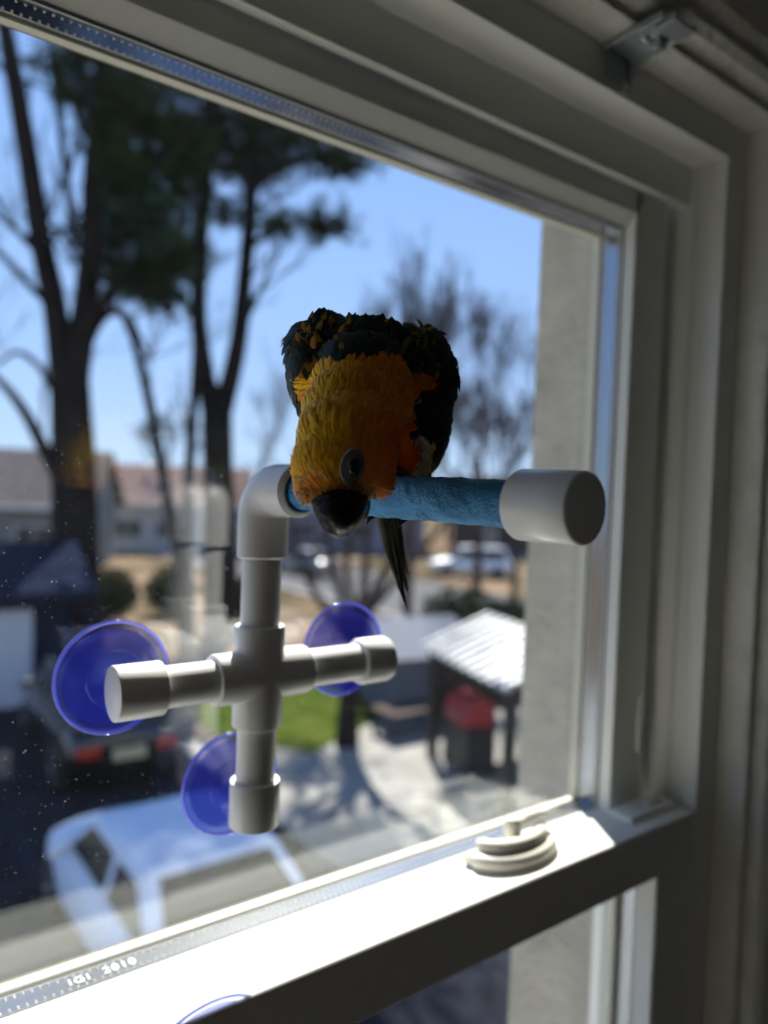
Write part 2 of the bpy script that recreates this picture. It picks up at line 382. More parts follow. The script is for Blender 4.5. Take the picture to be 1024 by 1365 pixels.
# ------------------------------------------------------------------ perch stand of white plastic pipe
PX, PY, PZ = 0.1915, -0.036, 1.396
po = V((PX, PY, PZ))
stand = tag(empty('perch_stand', po), 'white plastic pipe bird perch stuck to the window glass', 'bird perch')
def ppart(name, mb, m=None, parent=stand, smooth=40, bevel=0.0): return shift(mb, po).build(name, m or M['pvc'], parent, smooth, bevel)
RP, RF = 0.0107, 0.0137
def fit(mb, a, b, r=RF, rim=0.0012):
    a = V(a); b = V(b); L = (b - a).length
    mb.lathe(a, b - a, [(0, r - rim), (rim * 0.3, r - rim * 0.3), (rim, r), (L - rim, r), (L - rim * 0.3, r - rim * 0.3), (L, r - rim)], 48)
    return mb
cr = MB(); fit(cr, (PX - 0.0265, PY, PZ), (PX + 0.0290, PY, PZ)); fit(cr, (PX, PY, PZ - 0.0277), (PX, PY, PZ + 0.0277))
ppart('cross_fitting', cr)
XA, XB = 0.1132, 0.2785
ppart('pipe', MB().tube([(XA + 0.006, PY, PZ), (PX - 0.02, PY, PZ)], RP, 40))
ppart('pipe', MB().tube([(PX + 0.02, PY, PZ), (XB - 0.006, PY, PZ)], RP, 40))
ppart('pipe', MB().tube([(PX, PY, 1.320), (PX, PY, PZ - 0.02)], RP, 40))
ppart('pipe', MB().tube([(PX, PY, PZ + 0.02), (PX, PY, 1.468)], RP, 40))
ppart('end_cap', fit(MB(), (XA, PY, PZ), (XA + 0.024, PY, PZ), 0.0137, 0.0009))
ppart('end_cap', fit(MB(), (XB - 0.022, PY, PZ), (XB, PY, PZ), 0.0137, 0.0025))
ppart('end_cap', fit(MB(), (PX, PY, 1.3135), (PX, PY, 1.3385), 0.0137, 0.0009))
# elbow, turning from the upright to the perch
PD = V((0.0175, -0.166, -0.0023)).normalized()          # perch direction, into the room
ZE = 1.4975; RB = 0.0165
pts = [V((PX, PY, 1.4600)), V((PX, PY, 1.4612)), V((PX, PY, ZE - RB))]
cc = V((PX, PY, ZE)) + PD * RB - V((0, 0, RB))
for i in range(1, 13):
    a = R_(90 * i / 12); pts.append(cc - PD * (RB * math.cos(a)) + V((0, 0, RB * math.sin(a))))
em = pts[-1] + PD * 0.0165
pts += [em - PD * 0.001, em]
n = len(pts); rr = [RF - 0.0012] + [RF] * (n - 2) + [RF - 0.0012]
eb = MB(); eb.tube(pts, rr, 48, caps=False)
# open mouth: rim and bore
bore = [(0, RF - 0.0012), (0.0004, RF - 0.0016), (0.0003, 0.0112), (-0.012, 0.0110)]
eb.lathe(em, PD, bore, 48, caps=False)
elbow = ppart('elbow', eb)
ppart('socket_ring', MB().lathe(em - PD * 0.002, PD, [(0, 0.0110), (0.0032, 0.0118), (0.0036, 0.0108), (0.001, 0.0098), (-0.008, 0.0097)], 40, caps=False), M['pvc'], elbow)
# blue sandpaper wrapped perch
mp_ = bpy.data.materials.new('blue_grit'); nn, ll, pp = nodes(mp_)
t = nn.new('ShaderNodeTexCoord'); n1 = nn.new('ShaderNodeTexNoise'); n1.inputs['Scale'].default_value = 900; n1.inputs['Detail'].default_value = 4
n2 = nn.new('ShaderNodeTexNoise'); n2.inputs['Scale'].default_value = 120; n2.inputs['Detail'].default_value = 5
mpg = nn.new('ShaderNodeMapping'); mpg.inputs['Rotation'].default_value = (0.5, 0, 0.3); mpg.inputs['Scale'].default_value = (1, 0.35, 1)
ll.new(t.outputs['Object'], n1.inputs['Vector']); ll.new(t.outputs['Object'], mpg.inputs[0]); ll.new(mpg.outputs[0], n2.inputs['Vector'])
rp2 = nn.new('ShaderNodeValToRGB'); ll.new(n2.outputs[0], rp2.inputs[0])
rp2.color_ramp.elements[0].position = 0.3; rp2.color_ramp.elements[0].color = (0.018, 0.18, 0.44, 1)
rp2.color_ramp.elements[1].position = 0.75; rp2.color_ramp.elements[1].color = (0.09, 0.44, 0.84, 1)
ll.new(rp2.outputs[0], pp.inputs['Base Color']); pp.inputs['Roughness'].default_value = 0.62
ad = nn.new('ShaderNodeMath'); ad.operation = 'MULTIPLY_ADD'; ad.inputs[1].default_value = 1.6
ll.new(n2.outputs[0], ad.inputs[0]); ll.new(n1.outputs[0], ad.inputs[2])
bm_ = nn.new('ShaderNodeBump'); bm_.inputs['Strength'].default_value = 0.9; bm_.inputs['Distance'].default_value = 0.0012
ll.new(ad.outputs[0], bm_.inputs['Height']); ll.new(bm_.outputs[0], pp.inputs['Normal'])
M['grit'] = mp_
pe = V((0.210, -0.2358, 1.4957))                        # face of the end cap
L = (pe - em).length
prf = []
for i in range(141):
    d = -0.010 + (L - 0.004 + 0.010 - 0.012) * i / 140
    prf.append((d, 0.0092))
pm = MB(); pm.lathe(em, pe - em, prf, 64)
axn = (pe - em).normalized()
for p in pm.v:
    d = (p - em).dot(axn); q = em + axn * d; rad = p - q
    if rad.length < 1e-5: continue
    an = math.atan2(rad.z, rad.cross(axn).z + rad.x * 0.5)
    k = 0.0003 * (((an / 6.2832 + d / 0.03) % 1.0) - 0.5) + 0.0006 * noise.noise(p * 140) + 0.0004 * noise.noise(p * 420)
    p += rad.normalized() * k
ppart('grit_perch', pm, M['grit'], stand, 180)
pc = MB(); pc.lathe(pe, em - pe, [(0.0, 0.0120), (0.0004, 0.0127), (0.0012, 0.0130), (0.0270, 0.0133), (0.0278, 0.0128), (0.0278, 0.0104), (0.012, 0.0100)], 64)
ppart('end_cap', pc)

# suction cups: blue see-through vinyl
def cup_mat(name, tint, glow, amt, f0):
    m = bpy.data.materials.new(name); m.use_nodes = True
    n, l = m.node_tree.nodes, m.node_tree.links; n.clear()
    o = n.new('ShaderNodeOutputMaterial'); tr = n.new('ShaderNodeBsdfTransparent'); tr.inputs[0].default_value = (*tint, 1)
    tl = n.new('ShaderNodeBsdfTranslucent'); tl.inputs[0].default_value = (*glow, 1)
    gl = n.new('ShaderNodeBsdfGlossy'); gl.inputs['Roughness'].default_value = 0.08
    lw = n.new('ShaderNodeLayerWeight'); lw.inputs[0].default_value = 0.5
    pw = n.new('ShaderNodeMath'); pw.operation = 'POWER'; pw.inputs[1].default_value = 4; l.new(lw.outputs['Facing'], pw.inputs[0])
    ma = n.new('ShaderNodeMath'); ma.operation = 'MULTIPLY_ADD'; ma.inputs[1].default_value = 0.8; ma.inputs[2].default_value = f0; l.new(pw.outputs[0], ma.inputs[0])
    m1 = n.new('ShaderNodeMixShader'); m1.inputs[0].default_value = amt; l.new(tr.outputs[0], m1.inputs[1]); l.new(tl.outputs[0], m1.inputs[2])
    m2 = n.new('ShaderNodeMixShader'); l.new(ma.outputs[0], m2.inputs[0]); l.new(m1.outputs[0], m2.inputs[1]); l.new(gl.outputs[0], m2.inputs[2])
    l.new(m2.outputs[0], o.inputs[0]); return m
M['cup'] = cup_mat('blue_cup_vinyl', (0.46, 0.48, 0.68), (0.025, 0.03, 0.27), 0.20, 0.02)
M['rim'] = cup_mat('blue_cup_rim', (0.62, 0.64, 0.92), (0.10, 0.12, 0.50), 0.40, 0.06)  # same vinyl, coloured brighter for the light carried along the rim
def cup(cx, cz, ax, az, label):
    root = bpy.data.objects.new('suction_cup', None); COL.objects.link(root); root.parent = stand
    root.location = V((cx, 0, cz)) - po; root['label'] = label; root.empty_display_size = 0.02
    o = V((cx, 0, cz))
    def cp(name, mb, m): return shift(mb, o).build(name, m, root, 50)
    base = (cx, -0.0004, cz)
    b = MB(); b.lathe(base, (0, -1, 0), [(0.0, 0.0288), (0.0016, 0.0286), (0.0030, 0.024), (0.0042, 0.018), (0.0060, 0.012), (0.0085, 0.0085), (0.0085, 0.0), (0.0065, 0.0), (0.0040, 0.010), (0.0022, 0.018), (0.0008, 0.0255)], 56, caps=False); cp('cup_disc', b, M['cup'])
    b = MB(); b.lathe(base, (0, -1, 0), [(0.0002, 0.0287), (0.0, 0.0297), (0.0006, 0.0304), (0.0016, 0.0304), (0.0022, 0.0297), (0.0019, 0.0287), (0.0002, 0.0287)], 72, caps=False); cp('cup_rim', b, M['rim'])
    for rr_ in (0.0150,):
        b = MB(); pts_ = [(cx + rr_ * math.cos(a), -0.0042 - (0.0215 - rr_) * 0.25, cz + rr_ * math.sin(a)) for a in [i * math.pi / 24 for i in range(49)]]
        b.tube(pts_, 0.0003, 6, caps=False); cp('moulded_ring', b, M['rim'])
    b = MB(); b.lathe((cx, -0.0086, cz), (ax - cx, PY + 0.010 + 0.0086, az - cz), [(0, 0.0058), (0.003, 0.0042), (0.006, 0.0042), (0.012, 0.0056), (0.0175, 0.005)], 24); cp('stem', b, M['rim'])
cup(0.1242, 1.3952, 0.1245, PZ, 'blue suction cup behind the pipe end that shows its round face')
cup(0.2704, 1.3957, 0.2690, PZ, 'blue suction cup behind the rounded pipe end cap')
cup(0.1940, 1.3240, 0.1915, 1.3255, 'blue suction cup behind the lowest pipe cap')
# ------------------------------------------------------------------ the parrot
NB = -FW                                                 # towards the lens, the way the bird looks
bo_ = W(500, 640, 0.338)                                 # where it stands on the perch
bird = tag(empty('parrot', bo_), 'yellow and orange parrot with dark green wings bending over the blue perch', 'parrot')
def bpt(name, mb, m, parent=bird, smooth=60): return shift(mb, bo_).build(name, m, parent, smooth)
def el_(mb, px, py, t, ra, rb, rc, tilt=0.0, rollc=0.0):
    """ellipsoid at an image place; ra/rb/rc in mm across, up and towards the lens; tilt swings up-axis towards the lens"""
    a, b, c = RT.copy(), UP.copy(), NB.copy()
    b2 = b * math.cos(R_(tilt)) + c * math.sin(R_(tilt)); c2 = -b * math.sin(R_(tilt)) + c * math.cos(R_(tilt))
    a3 = a * math.cos(R_(rollc)) + b2 * math.sin(R_(rollc)); b3 = -a * math.sin(R_(rollc)) + b2 * math.cos(R_(rollc))
    mb.ball(W(px, py, t), [a3 * ra * .001, b3 * rb * .001, c2 * rc * .001], 28, 18)
core = MB()
el_(core, 500, 545, 0.352, 27, 35, 26)                   # trunk
el_(core, 486, 482, 0.338, 26, 16, 22, 0, -6)            # upper back
el_(core, 428, 478, 0.338, 12, 18, 18, 0, -14)           # bend of one wing
el_(core, 560, 500, 0.350, 14, 20, 20, 0, 12)            # bend of the other wing
el_(core, 572, 542, 0.362, 9, 28, 22, 0, -4)             # folded wing
el_(core, 414, 500, 0.350, 8, 22, 20, 0, 6)
el_(core, 482, 525, 0.318, 21, 22, 20, 0, 0)             # neck
el_(core, 470, 560, 0.305, 20, 22, 20)                   # hind neck
el_(core, 464, 592, 0.294, 20.5, 20, 20, 0, 10)          # crown
el_(core, 455, 618, 0.290, 19.5, 16, 18, 0, 8)           # face
el_(core, 446, 645, 0.289, 16.0, 9, 13, 0, 10)           # brow over the beak
el_(core, 498, 625, 0.293, 8, 12, 11, 0, 20)             # cheek
el_(core, 545, 605, 0.345, 9, 17, 14, 0, 0)              # thigh
el_(core, 525, 620, 0.352, 14, 12, 16)                   # belly
el_(core, 530, 640, 0.378, 8, 16, 10, 0, 0)              # root of the tail
cob = bpy.data.objects.new('tmp_bird', core.mesh('tmp_bird', None)); COL.objects.link(cob)
rm = cob.modifiers.new('r', 'REMESH'); rm.mode = 'VOXEL'; rm.voxel_size = 0.0013
sm_ = cob.modifiers.new('s', 'SMOOTH'); sm_.factor = 0.5; sm_.iterations = 14
dg = bpy.context.evaluated_depsgraph_get()
bme = bpy.data.meshes.new_from_object(cob.evaluated_get(dg)); bpy.data.objects.remove(cob)

def to_px(p):
    d = p - CAM; z = d.dot(FW)
    return CX + F_PX * d.dot(RT) / z, CY - F_PX * d.dot(UP) / z, z
def blend(a, b, k): k = max(0, min(1, k)); return tuple(x * (1 - k) + y * k for x, y in zip(a, b))
def near(px, py, cx, cy, rx, ry): return max(0.0, 1.0 - math.hypot((px - cx) / rx, (py - cy) / ry))
GREEN, YEL, ORA, RED = (0.012, 0.040, 0.012), (0.90, 0.50, 0.010), (0.90, 0.31, 0.010), (0.80, 0.15, 0.010)
def plumage(p, rnd):
    """the bird's own feather colours, by place on its body; returns colour and feather length, width (mm)"""
    px, py, z = to_px(p); nz = noise.noise(p * 130) * 14
    px += nz; py += noise.noise(p * 130 + V((5, 1, 3))) * 12
    head = z < 0.333 and py > 478
    if head:
        c = blend(YEL, ORA, (px - 415) / 75)
        c = blend(c, RED, (px - 455) / 75 * (1 if py > 560 else 0.35))
        c = blend(c, ORA, near(px, py, 420, 655, 45, 30) * 1.6)
        if py > 650 and rnd < 0.3: c = (0.42, 0.36, 0.26)
        if 635 < py < 665 and 400 < px < 450 and rnd > 0.72: c = (0.40, 0.42, 0.30)
        L, w = (3.6, 0.9) if py > 575 else (6.0, 1.5)
        return c, L, w
    if near(px, py, 412, 512, 26, 20) > 0.15 and z < 0.37: return ((0.80, 0.22, 0.012) if rnd < 0.8 else YEL), 7, 3
    if near(px, py, 412, 540, 18, 18) > 0.15 and z < 0.37: return ((0.75, 0.72, 0.62) if rnd < 0.55 else (0.6, 0.5, 0.1)), 6, 2.2
    if near(px, py, 548, 594, 20, 32) > 0.05 and z < 0.37: return ((0.72, 0.70, 0.64) if rnd < 0.7 else (0.6, 0.5, 0.25)), 7, 1.8
    if near(px, py, 568, 580, 12, 40) > 0.05 and z < 0.37: return (0.62, 0.46, 0.03), 6, 2.2
    if py > 598 and px > 500 and px < 575: return blend((0.42, 0.30, 0.03), (0.25, 0.22, 0.03), rnd), 6, 2.4
    if near(px, py, 425, 455, 48, 55) > 0.1 and rnd < 0.62: return blend((0.26, 0.17, 0.015), (0.42, 0.16, 0.012), rnd * 1.4), 8, 3.2
    if near(px, py, 560, 480, 34, 48) > 0.1 and rnd < 0.55: return blend((0.20, 0.14, 0.015), (0.36, 0.24, 0.02), rnd * 1.6), 8, 3.2
    if rnd < 0.10: return (0.22, 0.18, 0.02), 9, 5
    return blend(GREEN, (0.008, 0.018, 0.020), rnd), 10, 5.5

ca = bme.color_attributes.new('plumage', 'FLOAT_COLOR', 'POINT')
for i, vtx in enumerate(bme.vertices):
    c, _, _ = plumage(vtx.co, 0.45); ca.data[i].color = (*c, 1)
M['skin_feather'] = mat('down_under_feathers', (0.5, 0.3, 0.02), 0.9, attr='plumage')
M['feather'] = mat('contour_feathers', (0.5, 0.3, 0.02), 0.62, attr='plumage', spec=0.25)
for p in bme.vertices: p.co = p.co - bo_
bme.materials.clear(); bme.materials.append(M['skin_feather']); shade(bme, 180)
body = bpy.data.objects.new('body', bme); COL.objects.link(body); body.parent = bird
bvh = BVHTree.FromPolygons([v.co + bo_ for v in bme.vertices], [tuple(p.vertices) for p in bme.polygons])
def on_skin(px, py):
    d = (W(px, py, 1.0) - CAM).normalized()
    h = bvh.ray_cast(CAM, d); return h[0], h[1]

# contour feathers
BEAK0 = W(452, 678, 0.278)
EYE_P, EYE_N = on_skin(470, 622)
fv, ff, fc = [], [], []
polys = bme.polygons; areas = [p.area for p in polys]
import itertools, bisect
cum = list(itertools.accumulate(areas))
rf = random.Random(11)
def feather(P, N, D, Lm, wm, col, lift):
    D = (D - N * D.dot(N))
    if D.length < 1e-6: return
    D.normalize(); X = N.cross(D); Lm *= .001; wm *= .001
    tip = D * math.cos(lift) + N * math.sin(lift)
    o = len(fv)
    row = ((0.0, 0.35, 0.0), (0.35, 1.0, 0.10), (0.72, 0.85, 0.10), (1.0, 0.12, 0.02))
    for k, wd, cv in row:
        c = P + tip * (Lm * k) + N * (Lm * cv * 0.9)
        fv.append(c - X * (wm * .5 * wd)); fv.append(c + N * (wm * .18 * wd)); fv.append(c + X * (wm * .5 * wd))
    for i in range(3):
        for j in range(2):
            ff.append((o + i * 3 + j, o + i * 3 + j + 1, o + i * 3 + 4 + j, o + i * 3 + 3 + j))
    for i in range(4):
        fc.extend([col, col, col])
for _ in range(17000):
    i = bisect.bisect(cum, rf.random() * cum[-1]); i = min(i, len(polys) - 1)
    P = polys[i].center + bo_; N = polys[i].normal.copy()
    px, py, z = to_px(P)
    if (P - EYE_P).length < 0.0068: continue
    if py > 664 and z < 0.31 and 412 < px < 498: continue
    col, Lm, wm = plumage(P, rf.random())
    if z < 0.333 and py > 478:
        D = (P - BEAK0).normalized() + NB * -0.15
        if rf.random() < 0.15 and py < 640: continue
    elif py > 590: D = -UP * 0.9 - NB * 0.3
    elif px > 540 or px < 425: D = -UP * 0.75 - NB * 0.6 + RT * (0.25 if px < 425 else -0.1)
    else: D = -NB * 0.8 + UP * 0.45
    D = D + RT * rf.uniform(-.22, .22) + UP * rf.uniform(-.15, .15)
    v_ = rf.uniform(0.75, 1.2)
    feather(P - N * 0.0004, N, D, Lm * rf.uniform(.8, 1.25), wm * rf.uniform(.8, 1.2), tuple(min(.95, q * v_) for q in col), rf.uniform(0.05, 0.22))
# a few ruffled feathers along the crest of the back
for _ in range(150):
    px, py = rf.uniform(410, 590), rf.uniform(438, 475)
    h, nrm = on_skin(px, py)
    if h is None: continue
    col, Lm, wm = plumage(h, rf.random())
    feather(h, nrm, UP * 0.7 - NB * 0.4 + RT * rf.uniform(-.7, .7), 9 * rf.uniform(.7, 1.2), 3.0, col, rf.uniform(0.15, 0.5))
# stiff little feathers under the cere
for _ in range(220):
    px, py = rf.uniform(398, 500), rf.uniform(648, 668)
    h, nrm = on_skin(px, py)
    if h is None or (h - CAM).dot(FW) > 0.31: continue
    col = rf.choice([(0.72, 0.24, 0.02), (0.66, 0.16, 0.012), (0.5, 0.42, 0.3), (0.6, 0.36, 0.03)])
    feather(h, nrm, -UP + RT * rf.uniform(-.5, .5), 3.6, 1.0, col, rf.uniform(.1, .5))
fme = bpy.data.meshes.new('plumage'); fme.from_pydata([p - bo_ for p in fv], [], ff)
ca = fme.color_attributes.new('plumage', 'FLOAT_COLOR', 'POINT')
for i, c in enumerate(fc): ca.data[i].color = (*c, 1)
fme.materials.append(M['feather']); shade(fme, 180)
fob = bpy.data.objects.new('plumage', fme); COL.objects.link(fob); fob.parent = bird; fob['kind'] = 'stuff'

# long wing and tail feathers, each a blade of its own
M['quill'] = mat('green_black_quills', (0.010, 0.030, 0.014), 0.45, var=0.35, vscale=160)
M['quill_blue'] = mat('blue_black_quills', (0.012, 0.022, 0.045), 0.45, var=0.3, vscale=160)
M['tailq'] = mat('olive_grey_tail', (0.055, 0.055, 0.030), 0.5, var=0.4, vscale=180)
def blade(name, pts, nrm, widths, m, parent=bird):
    """a vaned feather along pts: two-sided with a raised shaft, 0.4 mm thick"""
    pts = [V(p) for p in pts]; n = len(pts); mb = MB(); vs = []; fs = []
    for i, p in enumerate(pts):
        T = (pts[min(i + 1, n - 1)] - pts[max(i - 1, 0)]).normalized()
        N = (V(nrm) - T * V(nrm).dot(T)).normalized(); X = N.cross(T); w_ = widths[i] * .0005
        for s, h in ((-1, 0), (-.5, .0005), (0, .0011), (.5, .0005), (1, 0)): vs.append(p + X * (w_ * s) + N * h)
        for s, h in ((1, -.0002), (0, .0002), (-1, -.0002)): vs.append(p + X * (w_ * s) + N * h)
    for i in range(n - 1):
        for k in range(8):
            k2 = (k + 1) % 8; fs.append((i * 8 + k, i * 8 + k2, i * 8 + 8 + k2, i * 8 + 8 + k))
    fs += [tuple(range(8)), tuple(range((n - 1) * 8, n * 8))]
    mb.add(vs, fs); return bpt(name, mb, m, parent, 60)
def curve3(a, b, c, n=9):
    return [a * ((1 - k) ** 2) + b * (2 * k * (1 - k)) + c * (k * k) for k in [i / (n - 1) for i in range(n)]]
wprof = [3.5, 6.5, 8.0, 8.5, 8.5, 8, 7, 4.8, 1.2]
for i in range(8):                                       # wing towards the perch end
    k = i / 7
    a = W(578 + 8 * k, 470 + 12 * k, 0.352 + 0.016 * k); b = W(606 - 3 * k, 520 + 16 * k, 0.360 + 0.016 * k); c = W(583 - 16 * k, 596 + 28 * k, 0.366 + 0.018 * k)
    blade('wing_feather', curve3(a, b, c), RT * 0.75 + NB * (0.65 - 0.3 * k), wprof, M['quill'] if i % 3 else M['quill_blue'])
for i in range(7):                                       # wing towards the elbow
    k = i / 6
    a = W(408 - 6 * k, 452 + 8 * k, 0.338 + 0.016 * k); b = W(384 + 2 * k, 492 + 8 * k, 0.346 + 0.016 * k); c = W(399 + 8 * k, 546 + 16 * k, 0.356 + 0.018 * k)
    blade('wing_feather', curve3(a, b, c), -RT * 0.8 + NB * (0.5 - 0.3 * k), wprof, M['quill'] if i % 3 else M['quill_blue'])
tprof = [2.5, 3.6, 4.2, 4.2, 4.0, 3.6, 3.0, 2.0, 0.5]
for i in range(8):
    k = (i - 3.5) / 3.5
    a = W(516 + 13 * k, 655, 0.374 + 0.002 * (i % 2)); b = W(520 + 12 * k, 735, 0.380 + 0.002 * (i % 2)); c = W(541 + 5 * k, 818 - 38 * abs(k) - (8 if i % 2 else 0), 0.386 + 0.001 * i)
    blade('tail_feather', curve3(a, b, c), NB + RT * (0.9 * k), tprof, M['tailq'])

# beak
M['beak'] = mat('black_beak', (0.006, 0.006, 0.007), 0.22, var=0.5, vscale=260, bump=0.15, bscale=350, spec=0.05)
M['cere'] = mat('grey_cere', (0.07, 0.062, 0.062), 0.7, var=0.3, vscale=300, bump=0.3, bscale=500)
def loft_px(rows, seg=24, keel=0.0):
    """rows: (left px, right px, py, t, depth mm)"""
    mb = MB(); vs = []; fs = []
    for l_, r_, py, t_, dp in rows:
        c = W((l_ + r_) / 2, py, t_); a = (r_ - l_) / 2 * t_ / F_PX
        for k in range(seg):
            an = 2 * math.pi * k / seg; s = math.sin(an); co = math.cos(an)
            front = max(0, s) ** 3 * keel
            vs.append(c + RT * (a * co) + NB * (dp * .001 * s * (1 + front)))
    n = len(rows)
    for i in range(n - 1):
        for k in range(seg):
            k2 = (k + 1) % seg; fs.append((i * seg + k, i * seg + k2, (i + 1) * seg + k2, (i + 1) * seg + k))
    fs += [tuple(range(seg)), tuple(range((n - 1) * seg, n * seg))]
    return mb.add(vs, fs)
ub = bpt('upper_beak', loft_px([(424, 486, 652, .287, 9), (417, 492, 664, .283, 11), (416, 491, 672, .280, 12), (418, 489, 680, .2785, 12), (421, 486, 688, .278, 11.2), (425, 482, 696, .2785, 10),
                       (430, 476, 704, .2795, 8.3), (437, 469, 711, .281, 6.2), (445, 462, 716, .2825, 3.8), (451, 457, 718.5, .284, 1.5)], keel=0.18), M['beak'], bird, 180)
bpt('lower_beak', loft_px([(440, 494, 662, .296, 8), (442, 494, 676, .295, 9), (446, 491, 688, .294, 8), (452, 484, 698, .294, 6), (459, 476, 704, .2945, 3)]), M['beak'], bird, 180)
ce = MB(); el_(ce, 434, 668, .2735, 5.6, 2.2, 2.6, -10, 8); el_(ce, 462, 666, .2745, 5.6, 1.8, 2.2, -10, -8)
cere = bpt('cere', ce, M['cere'], bird, 180)
for qx in (434, 461):
    nb_ = MB(); el_(nb_, qx, 668, .2712, 1.3, 0.9, 0.5); bpt('nostril', nb_, M['cere'], cere, 180)

# eye with its bare grey ring
M['eyering'] = mat('bare_grey_skin', (0.34, 0.34, 0.35), 0.6, bump=0.5, bscale=700)
M['iris'] = mat('dark_eye', (0.006, 0.005, 0.004), 0.04)
M['lid'] = mat('grey_eyelid', (0.20, 0.20, 0.21), 0.55, bump=0.4, bscale=900)
def eye(P, N, lean):
    X = N.cross(UP).normalized() * -1; Y = N.cross(X).normalized()
    if Y.dot(UP) < 0: Y = -Y
    c, s = math.cos(lean), math.sin(lean); X, Y = X * c + Y * s, Y * c - X * s
    root = MB(); root.ball(P - N * 0.0006, [X * .0046, Y * .0070, N * .0016], 28, 16); er = bpt('eye_ring', root, M['eyering'], bird, 180)
    for q in (1.0, 0.8, 0.62):
        rg = MB(); ps = [P + N * (0.0005 + .0010 * (1 - q)) + X * (.0041 * q * math.cos(a)) + Y * (.0062 * q * math.sin(a)) for a in [i * math.pi / 18 for i in range(37)]]
        rg.tube(ps, 0.00032, 6, caps=False); bpt('skin_fold', rg, M['lid'], er, 180)
    ey = MB(); ey.ball(P + N * 0.0004 + X * 0.0008, [X * .0024, Y * .0036, N * .0021], 24, 16); bpt('eyeball', ey, M['iris'], er, 180)
eye(EYE_P, EYE_N, R_(-8))
d2 = (W(400, 632, 0.300) - W(462, 622, 0.300)).normalized()
h2 = bvh.ray_cast(W(455, 625, 0.294) - RT * 0.08 - FW * -0.01, RT)
if h2[0] is not None: eye(h2[0], h2[1], 0.0)

# feet: two toes forward, two back, curled round the perch
M['foot'] = mat('grey_scaly_foot', (0.10, 0.09, 0.085), 0.55, bump=0.6, bscale=600)
M['claw'] = mat('black_claw', (0.01, 0.01, 0.01), 0.2)
def foot(d):
    c = em + axn * d; side = UP - axn * UP.dot(axn); side.normalize(); fr = side.cross(axn).normalized()
    if fr.dot(NB) < 0: fr = -fr
    top = c + side * 0.0130
    ft = bpt('foot', MB().tube([top + side * 0.014 - fr * 0.004, top + side * 0.005 - fr * 0.001, top - side * 0.0005], [0.0034, 0.0028, 0.0036], 12), M['foot'], bird, 60)
    for sgn, off, end in ((-1, -0.004, 150), (-1, 0.004, 158), (-1, 0.0, 140), (1, 0.0, 95)):
        ps = []
        for i in range(11):
            a = R_(5 + (end - 5) * i / 10); r_ = 0.0121 if i < 9 else 0.0119
            ps.append(c + side * (r_ * math.cos(a)) + fr * (sgn * r_ * math.sin(a)) + axn * (off * min(1, i / 4) * 1.2))
        bpt('toe', MB().tube(ps[:9], [.0027, .0025, .0022, .0026, .0021, .0024, .0020, .0021, .0016], 10), M['foot'], ft, 60)
        bpt('claw', MB().tube([ps[8] - (ps[9] - ps[8]) * .3, ps[9], ps[10], ps[10] + (ps[10] - ps[9]) * .8 + (ps[10] - c).normalized() * .0012], [.0016, .0014, .0010, .0002], 8), M['claw'], ft, 60)
foot(0.066); foot(0.044)

# ------------------------------------------------------------------ outside: ground
GZ = -3.4
M['soil'] = mat('winter_lawn', (0.0595, 0.0510, 0.0306), 0.95, spec=0.0, vscale=0.35, col2=(0.2040, 0.1445, 0.1020), bump=0.3, bscale=8)
M['asphalt'] = mat('dark_asphalt', (0.0204, 0.0221, 0.0289), 0.95, var=0.3, vscale=3, bump=0.3, bscale=40, spec=0.0)
M['street'] = mat('grey_street', (0.1020, 0.1020, 0.1071), 0.95, spec=0.0, var=0.12, vscale=0.8)
M['concrete'] = mat('pale_concrete', (0.2380, 0.2295, 0.2125), 0.9, spec=0.0, var=0.18, vscale=1.4, bump=0.2, bscale=25)
M['grass'] = mat('green_grass', (0.0286, 0.0484, 0.0066), 0.95, spec=0.0, vscale=2.2, col2=(0.0660, 0.0792, 0.0176), bump=0.6, bscale=30)
def slab(name, poly, z0, z1, m, label):
    mb = MB(); mb.prism(poly, lambda a, b: (a, b, z0), lambda a, b: (a, b, z1)); structure(mb.build(name, m), label)
slab('ground', [(-90, -40), (120, -40), (120, 140), (-90, 140)], GZ - 0.3, GZ, M['soil'], 'brown winter lawn around the houses')
slab('driveway', [(0.6, 0.25), (9.5, 0.25), (9.5, 6.2), (5.3, 6.8), (5.3, 18.2), (0.6, 18.2)], GZ, GZ + 0.02, M['asphalt'], 'dark asphalt driveway below the window')
M['bounce_paving'] = mat('pale_bounce_paving', (0.40, 0.39, 0.365), 0.9, spec=0.0, var=0.08, vscale=2)  # unseen pale ground, added to bounce sunlight up into the window
slab('bounce_paving', [(-14, 0.2), (3.2, 0.2), (3.2, 4.3), (0.58, 4.4), (0.58, 18), (-14, 18)], GZ + 0.021, GZ + 0.05, M['bounce_paving'], 'unseen pale paving added to bounce light up to the window')
slab('patio', [(5.32, 6.85), (9.52, 6.25), (16.2, 6.25), (16.2, 12.6), (9.6, 12.2), (7.2, 11.1), (6.2, 12.6), (5.32, 13.0)], GZ, GZ + 0.03, M['concrete'], 'pale concrete patio beside the driveway')
slab('lawn_patch', [(7.2, 11.15), (9.6, 12.25), (10.4, 13.5), (10.2, 16.5), (6.6, 16.5), (6.1, 13.2)], GZ, GZ + 0.035, M['grass'], 'patch of green grass beyond the patio')
slab('street', [(17.6, 6), (26, 6), (26, 120), (17.6, 120)], GZ, GZ + 0.015, M['street'], 'grey street running past the garden')
slab('kerb', [(17.2, 6), (17.59, 6), (17.59, 120), (17.2, 120)], GZ, GZ + 0.12, M['concrete'], 'pale kerb along the street')

